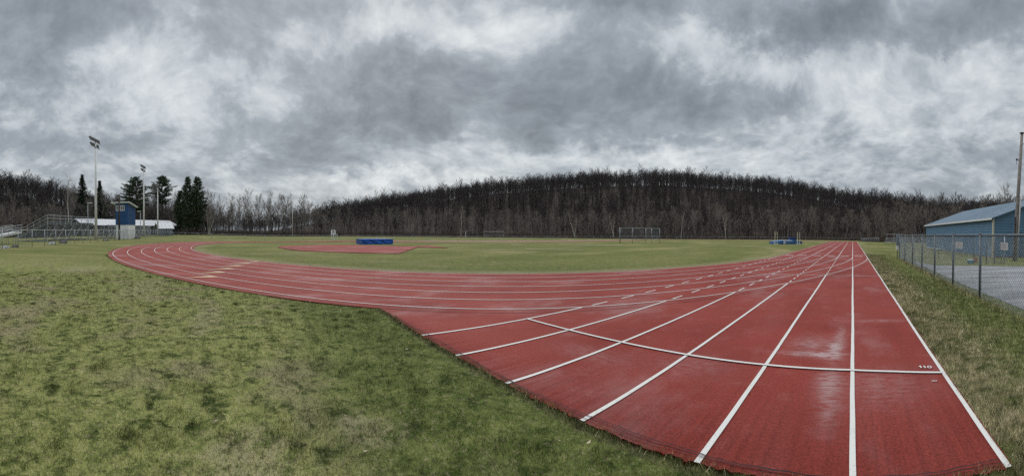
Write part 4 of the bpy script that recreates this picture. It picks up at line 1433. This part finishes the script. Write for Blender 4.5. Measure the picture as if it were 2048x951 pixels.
# evergreens
def conifer(label, name, x, r, top_y, half, start, kind, seed):
    X, Y = at_px(x, r)
    z0 = float(gz(X, Y))
    hz_ = 469.7 + 9.18 * math.sin((x - X0_PX) / F_PX)
    h = CAM_H + (hz_ - top_y) / F_PX * r - z0
    Rm = half / F_PX * r * (1.45 if kind == 'pine' else 1.9)
    root = thing(name, label, 'tree', (X, Y, z0), seed)
    tr, cr = MB(), MB()
    tr.path([(0, 0, -.2), (.1, 0, h * .4), (0, .1, h * .8), (0, 0, h * .985)], [.30, .22, .10, .03], 7)
    z = h * start
    while z < h - .15:
        t = (z - h * start) / (h * (1 - start))
        if kind == 'pine':
            prof = (min(1, .45 + 1.5 * t) if t < .4 else (1.04 * (1 - t) / .6) ** .6 if t > .4 else 1)
            nbr, rise, step = 8, .04 + .40 * t, .56
        else:
            prof = (1 - t) ** .85 * (.92 + .08 * math.sin(z * 3))
            nbr, rise, step = 9, -.12 + .45 * t, .42
        for b in range(nbr):
            az_ = rng.uniform(0, 2 * PI)
            L = max(.25, Rm * prof * rng.uniform(.55, 1.15))
            if kind == 'pine' and rng.uniform() < .10:
                L *= 1.25
            d = Vector((math.cos(az_), math.sin(az_), rise + rng.normal() * .10)).normalized()
            o = Vector((0, 0, z + rng.uniform(-.2, .2)))
            tr.path([o, o + d * L * .6, o + d * L * .95 + Vector((0, 0, L * .06))], [.055, .035, .012], 3)
            nn = int((34 if kind == 'pine' else 34) * max(.35, L / 3.5))
            for k in range(nn):
                f = rng.uniform(.28 if kind == 'pine' else .08, 1.0)
                q = o + d * L * f + rv(.10)
                dd = d * .5 + rv(.6) + Vector((0, 0, .12 if kind == 'pine' else -.35))
                sliver(cr, q, dd, rng.uniform(.45, 1.0), rng.uniform(.13, .26))
                if kind == 'pine':
                    sliver(cr, q, rv(1) + Vector((0, 0, .6)), rng.uniform(.3, .6), .2)
        z += step * rng.uniform(.75, 1.2)
    for k in range(14):
        sliver(cr, Vector((0, 0, h * .97 - rng.uniform(0, .8))), Vector((rng.normal() * .5, rng.normal() * .5, 1)), .9, .14)
    tr.build('trunk', PINEBARK, root)
    cr.build('crown', NEEDLE if kind == 'pine' else DNEEDLE, root)
conifer('tall dark conical spruce left of the nearest floodlight pole', 'spruce_tree', 165, 160, 350, 19, .05, 'spruce', .3)
conifer('smaller dark spruce just right of the nearest floodlight pole', 'spruce_tree', 200, 162, 362, 15, .05, 'spruce', 1.1)
conifer('broad round topped pine rising behind the press box', 'pine_tree', 272, 168, 355, 21, .40, 'pine', .5)
conifer('pine with open tiered crown between the second and third floodlight poles', 'pine_tree', 325, 176, 353, 19, .52, 'pine', 2.2)
conifer('left of the two tall dense evergreens standing close together', 'pine_tree', 376, 148, 354, 14, .12, 'pine', 3.1)
conifer('right of the two tall dense evergreens standing close together', 'pine_tree', 395, 149, 353, 15, .12, 'pine', 4.0)
conifer('low dark evergreen tucked against the left of the two dense evergreens', 'pine_tree', 361, 152, 380, 11, .15, 'pine', 5.0)

# the wooded hillside: thousands of trees that read as one mass
def lite_tree(h, low=.32):
    V, Fc = [], []
    def tri(a, b, c):
        n = len(V)
        V.extend([a, b, c]); Fc.append((n, n + 1, n + 2))
    lean = rng.normal(0, .05, 2)
    top = np.array([lean[0] * h, lean[1] * h, h * .97])
    r = h * .0125
    for k in range(3):
        a0, a1 = 2 * PI * k / 3, 2 * PI * (k + 1) / 3
        p0 = np.array([math.cos(a0) * r, math.sin(a0) * r, -.6]); p1 = np.array([math.cos(a1) * r, math.sin(a1) * r, -.6])
        t0 = top + np.array([math.cos(a0), math.sin(a0), 0]) * .02; t1 = top + np.array([math.cos(a1), math.sin(a1), 0]) * .02
        tri(p0, p1, t1); tri(p0, t1, t0)
    for b in range(12):
        t = low + (.96 - low) * b / 12
        o = top * t
        a = b * 2.4 + rng.uniform(-.4, .4)
        L = h * (.12 + .30 * (1 - t))
        d = np.array([math.cos(a) * .62, math.sin(a) * .62, rng.uniform(.6, 1.1)]); d /= np.linalg.norm(d)
        s_ = np.cross(d, [0, 0, 1.0]); s_ /= np.linalg.norm(s_)
        wd = .10
        tri(o - s_ * wd, o + s_ * wd, o + d * L)
        tri(o - np.array([0, 0, wd]), o + np.array([0, 0, wd]), o + d * L)
        for w_ in range(16):
            q = o + d * L * rng.uniform(.25, 1.0)
            dd = d + rng.normal(0, .75, 3) + np.array([0, 0, .15]); dd /= np.linalg.norm(dd)
            ss = np.cross(dd, rng.normal(0, 1, 3)); ss /= np.linalg.norm(ss)
            tri(q - ss * .055, q + ss * .055, q + dd * rng.uniform(.6, 1.6))
    return np.array(V), np.array(Fc)
LITE = [lite_tree(h, q) for h, q in ((12, .12), (13, .22), (14, .45), (15, .30), (13.5, .14), (12.5, .25), (14.5, .5), (16.5, .38), (11, .10), (13, .4))]

def scatter(name, pts, scl, templates, m, label, cat):
    Vs, Fs, n0 = [], [], 0
    vi = rng.integers(0, len(templates), len(pts))
    rot = rng.uniform(0, 2 * PI, len(pts))
    for t, (V, Fc) in enumerate(templates):
        idx = np.nonzero(vi == t)[0]
        if not len(idx):
            continue
        c, s_ = np.cos(rot[idx])[:, None], np.sin(rot[idx])[:, None]
        S = scl[idx][:, None]
        X = (V[None, :, 0] * c - V[None, :, 1] * s_) * S + pts[idx, 0][:, None]
        Y = (V[None, :, 0] * s_ + V[None, :, 1] * c) * S + pts[idx, 1][:, None]
        Z = V[None, :, 2] * S + pts[idx, 2][:, None]
        Vs.append(np.stack([X, Y, Z], -1).reshape(-1, 3))
        Fs.append((Fc[None] + (np.arange(len(idx)) * len(V))[:, None, None]).reshape(-1, 3) + n0)
        n0 += len(idx) * len(V)
    o = np_mesh(name, np.vstack(Vs), np.vstack(Fs), m)
    tag(o, label, cat, kind='stuff')
    return o

def sample(n, a0, a1, fr0, fr1, pw=1.0):
    a = rng.uniform(a0, a1, n)
    e = np.interp(a, EDG_A, EDG_R)
    rr = np.interp(a, RID_A, RID_R)
    t = rng.uniform(0, 1, n) ** pw
    r0, r1 = e + fr0, rr + fr1
    r = np.sqrt(r0 ** 2 + (r1 ** 2 - r0 ** 2) * t)
    X, Y = r * np.sin(a), r * np.cos(a)
    return np.column_stack([X, Y, gz(X, Y)])
AL, AR = -2.42, .62
pts = np.vstack([sample(6500, AL, AR, 12, 22, 1.0), sample(2200, AL, AR, 10, 20, 2.2)])
# a thicker line of trees standing along the ridge
a = rng.uniform(-1.75, AR, 2600)
rr = np.interp(a, RID_A, RID_R) + rng.uniform(-75, 12, 2600)
pts = np.vstack([pts, np.column_stack([rr * np.sin(a), rr * np.cos(a), gz(rr * np.sin(a), rr * np.cos(a))])])
aa_ = np.arctan2(pts[:, 0], pts[:, 1])
# the low ground between the two hills stays thin, so the sky shows through the front trees there
u0, u1 = (425 - X0_PX) / F_PX, (630 - X0_PX) / F_PX
keep = ~((aa_ > u0) & (aa_ < u1) & (rng.uniform(0, 1, len(pts)) < .55))
pts = pts[keep]
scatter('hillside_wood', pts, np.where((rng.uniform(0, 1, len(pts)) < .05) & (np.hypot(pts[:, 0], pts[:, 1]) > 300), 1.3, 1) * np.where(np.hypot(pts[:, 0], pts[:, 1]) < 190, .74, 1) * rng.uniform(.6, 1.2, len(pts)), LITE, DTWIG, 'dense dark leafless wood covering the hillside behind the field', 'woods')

def lite_conifer(h):
    V, Fc = [], []
    for k in range(150):
        t = rng.uniform(.08, 1)
        z = h * t
        R = h * .17 * (1 - t) + .2
        a = rng.uniform(0, 2 * PI)
        o = np.array([math.cos(a) * R * .2, math.sin(a) * R * .2, z])
        d = np.array([math.cos(a), math.sin(a), -.1])
        s_ = np.array([-math.sin(a), math.cos(a), .3]) * .32
        n = len(V)
        V.extend([o - s_, o + s_, o + d * R]); Fc.append((n, n + 1, n + 2))
    return np.array(V), np.array(Fc)
ep = []
for (x, y, n, sx) in ((1160, 392, 9, 34), (1310, 372, 8, 18), (1335, 390, 9, 14), (1240, 390, 6, 30), (905, 395, 8, 60), (1470, 392, 5, 20), (1580, 378, 8, 40), (1660, 385, 6, 30), (950, 400, 6, 40), (1050, 385, 5, 30), (20, 380, 5, 40), (50, 440, 5, 20)):
    for k in range(n):
        xx = x + rng.normal() * sx
        a = (xx - X0_PX) / F_PX
        R_ = np.linspace(float(np.interp(a, EDG_A, EDG_R)) + 16, float(np.interp(a, RID_A, RID_R)), 60)
        Zs = gz(R_ * math.sin(a), R_ * math.cos(a))
        el_ = (Zs + 8 - CAM_H) / R_
        tgt = (469.7 + 9.18 * math.sin(a) - y - rng.normal() * 5) / F_PX
        r = R_[int(np.argmin(abs(el_ - tgt)))]
        X, Y = r * math.sin(a), r * math.cos(a)
        ep.append((X, Y, float(gz(X, Y)) - .3))
ep = np.array(ep)
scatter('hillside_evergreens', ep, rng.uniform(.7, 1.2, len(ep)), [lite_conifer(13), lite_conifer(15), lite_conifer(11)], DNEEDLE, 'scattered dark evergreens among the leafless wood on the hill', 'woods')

# brushwood at the foot of the wood
def brush(h):
    V, Fc = [], []
    for k in range(26):
        o = np.array([*rng.normal(0, .5, 2), rng.uniform(0, h * .3)])
        d = np.array([*rng.normal(0, .38, 2), 1.0]); d /= np.linalg.norm(d)
        s_ = np.cross(d, rng.normal(0, 1, 3)); s_ /= np.linalg.norm(s_)
        n = len(V)
        V.extend([o - s_ * .03, o + s_ * .03, o + d * h * rng.uniform(.5, 1)]); Fc.append((n, n + 1, n + 2))
    return np.array(V), np.array(Fc)
a = rng.uniform(AL, AR, 2600)
r = np.interp(a, EDG_A, EDG_R) + rng.uniform(0, 1, 2600) ** 1.4 * 24 - .5
bp = np.column_stack([r * np.sin(a), r * np.cos(a), gz(r * np.sin(a), r * np.cos(a)) - .1])
scatter('undergrowth', bp, rng.uniform(.6, 1.4, len(bp)), [brush(1.6), brush(2.2), brush(2.8)], bark('brushwood', (.095, .072, .060)), 'leafless brown brush along the foot of the wood', 'undergrowth')

# overhead wire at the far left
wr = thing('overhead_wire', 'thin dark overhead cable crossing the sky above the wooded hill at the far left', 'cable', (0, 0, 0))
mb = MB()
p0, p1 = Vector((*at_px(-40, 90), 18.6)), Vector((*at_px(110, 210), 27))
mb.path([p0.lerp(p1, t) - Vector((0, 0, 6 * t * (1 - t))) for t in np.linspace(0, 1, 14)], .035, 5)
mb.build('cable', DARKM, wr)

# ------------------------------------------------------------------ grass blades near the camera
def on_track(X, Y, pad=0.0):
    rad = np.hypot(X - CX, Y - CY)
    bend = (rad < R0 + .34 + pad)
    chute = (X > -9.5) & (X < 1.125 + pad) & (Y > CH_Y - pad)
    # the chute ends where it meets the bend
    return bend | chute

def make_blades():
    P_, Hh, Wd, Rn, Dry = [], [], [], [], []
    def put(x, y, h, wd, rn, dry):
        P_.append(np.column_stack([x, y])); Hh.append(h); Wd.append(wd); Rn.append(rn); Dry.append(dry)
    # lawn
    n = 330000
    r = 2.35 * (15.5 / 2.35) ** rng.uniform(0, 1, n)
    a = rng.uniform(-2.42, .62, n)
    x, y = r * np.sin(a), r * np.cos(a)
    k = ~on_track(x, y, .0) & (x < 3.25)
    x, y, r = x[k], y[k], r[k]
    n = len(x)
    sc = np.clip(r / 5, .75, 2.4)
    verge = (x > 1.3)
    strawv = verge & (rng.uniform(0, 1, n) < np.where(abs(x - 1.75) < .45, .45, .14))
    h = rng.uniform(.014, .040, n) * np.where(verge, 1.8, 1.0)
    put(x, y, h * np.sqrt(sc), rng.uniform(.003, .0062, n) * sc, rng.uniform(0, 1, n) * np.where(strawv, 1, .9), strawv * 1.0 + (rng.uniform(0, 1, n) < .07) * .8)
    # verge further along the straight
    n = 90000
    y = 2.3 + 30 * rng.uniform(0, 1, n) ** 1.7 ; x = 1.115 + rng.exponential(.50, n)
    k = x < 3.3
    x, y = x[k], y[k]; n = len(x)
    sc = np.clip(y / 5, .8, 3.5)
    patch_ = .35 + .9 * (np.sin(x * 5.1 + 2 * np.sin(y * 1.7)) * np.sin(y * 2.9 + x) > -.15)
    st_ = rng.uniform(0, 1, n) < patch_ * np.clip(.66 - (x - 1.5) * .5, .08, .66) * np.clip(1.3 - y / 40, .3, 1)
    put(x, y, rng.uniform(.02, .075, n), rng.uniform(.003, .0055, n) * sc, rng.uniform(0, 1, n), st_ * 1.0)
    # rough growth along the foot of the fence
    n = 9000
    y = rng.uniform(3.0, 26.6, n); x = FX + rng.normal(0, .13, n)
    put(x, y, rng.uniform(.04, .16, n), rng.uniform(.003, .006, n) * np.clip(y / 6, .8, 3), rng.uniform(0, 1, n), (rng.uniform(0, 1, n) < .55) * 1.0)
    # darker tufts
    T_ = [(90, 740), (255, 868), (330, 765), (590, 890), (795, 772), (820, 690), (935, 770), (415, 775), (470, 880), (60, 690), (200, 730), (745, 640), (880, 840), (320, 880), (700, 905), (1010, 880), (1090, 905), (25, 750), (640, 700)]
    for (px__, py__) in T_:
        X, Y = on_grd(px__, py__)
        m_ = int(rng.integers(90, 200))
        R = rng.uniform(.05, .13)
        x, y = X + rng.normal(0, R * 1.5, m_), Y + rng.normal(0, R, m_)
        put(x, y, rng.uniform(.03, .085, m_), rng.uniform(.003, .005, m_), rng.uniform(0, .28, m_), np.zeros(m_))
    for q in range(900):
        r = rng.uniform(2.8, 15); a = rng.uniform(-2.40, -.35)
        X, Y = r * math.sin(a), r * math.cos(a)
        if on_track(np.array(X), np.array(Y), .1):
            continue
        m_ = int(rng.integers(30, 110)); R = rng.uniform(.03, .085)
        x, y = X + rng.normal(0, R * 1.3, m_), Y + rng.normal(0, R, m_)
        put(x, y, rng.uniform(.02, .065, m_), rng.uniform(.003, .005, m_) * max(1, r / 6), rng.uniform(0, .25, m_), np.zeros(m_))
    # fringe hanging over the edge of the chute and the bend
    n = 15000
    x = rng.uniform(-9, 1.2, n); y = CH_Y - np.abs(rng.normal(0, .05, n)) + .022 * np.sin(x * 7) * np.sin(x * 2.3) + .02
    k = np.hypot(x - CX, y - CY) > R0 + .36
    x, y = x[k], y[k]; n = len(x)
    put(x, y, rng.uniform(.02, .065, n), rng.uniform(.003, .0055, n), rng.uniform(0, .8, n), (rng.uniform(0, 1, n) < .2) * 1.0)
    n = 16000
    a = rng.uniform(PI * 1.02, PI * 1.78, n); rr = R0 + .36 + np.abs(rng.normal(0, .09, n)) - .02
    x, y = CX + rr * np.cos(a), CY + rr * np.sin(a)
    k = (y < CH_Y) | (x < -9.5); k &= np.hypot(x, y) < 26
    x, y = x[k], y[k]; n = len(x)
    put(x, y, rng.uniform(.02, .05, n), rng.uniform(.003, .005, n) * np.clip(np.hypot(x, y) / 6, .8, 3), rng.uniform(0, .8, n), (rng.uniform(0, 1, n) < .2) * 1.0)
    P = np.vstack(P_); H = np.concatenate(Hh); Wd = np.concatenate(Wd); Rn = np.concatenate(Rn); Dry = np.clip(np.concatenate(Dry), 0, 1)
    keep = P[:, 1] < 40
    n = len(P)
    yaw = rng.uniform(0, 2 * PI, n)
    lean = rng.uniform(.1, 1.0, n) ** 1.0 * H
    la = rng.uniform(0, 2 * PI, n)
    z = -.004 + (.009 * np.sin(P[:, 0] * 1.7 + 1.3 * np.sin(P[:, 1] * .9)) - .012) * np.exp(-np.hypot(P[:, 0], P[:, 1]) / 25)
    dx_, dy_ = np.cos(yaw) * Wd / 2, np.sin(yaw) * Wd / 2
    a_ = np.column_stack([P[:, 0] - dx_, P[:, 1] - dy_, z])
    b_ = np.column_stack([P[:, 0] + dx_, P[:, 1] + dy_, z])
    c_ = np.column_stack([P[:, 0] + np.cos(la) * lean, P[:, 1] + np.sin(la) * lean, z + H])
    V = np.stack([a_, b_, c_], 1).reshape(-1, 3)
    F = np.arange(3 * n).reshape(-1, 3)
    o = np_mesh('grass', V, F, blade_material(), attrs={'rnd': np.repeat(Rn, 3), 'dry': np.repeat(Dry, 3)})
    tag(o, 'thin mossy lawn with darker tufts and dry blades beside the track', 'grass', kind='stuff')
make_blades()

# dead leaves and bits lying on the lawn
n = 160
r = rng.uniform(2.7, 13, n); a = rng.uniform(-2.38, .55, n)
x, y = r * np.sin(a), r * np.cos(a)
k = ~on_track(x, y, .05) & (x < 3.2)
x, y = x[k], y[k]; n = len(x)
s_ = rng.uniform(.008, .022, n); t = rng.uniform(0, 6.28, n)
z = rng.uniform(.012, .028, n)
q = [np.column_stack([x + np.cos(t + o) * s_ * e, y + np.sin(t + o) * s_ * e, z + dz * s_]) for o, e, dz in ((0, 1.5, .3), (1.57, .6, 0), (3.14, 1.5, .5), (4.71, .6, 0))]
o = np_mesh('fallen_leaves', np.stack(q, 1).reshape(-1, 3), np.arange(4 * n).reshape(-1, 4), mat('dead_leaf', (.34, .28, .19), .8, var=.4, scale=3))
tag(o, 'small pale dead leaves and straw bits lying on the lawn', 'leaves', kind='stuff')
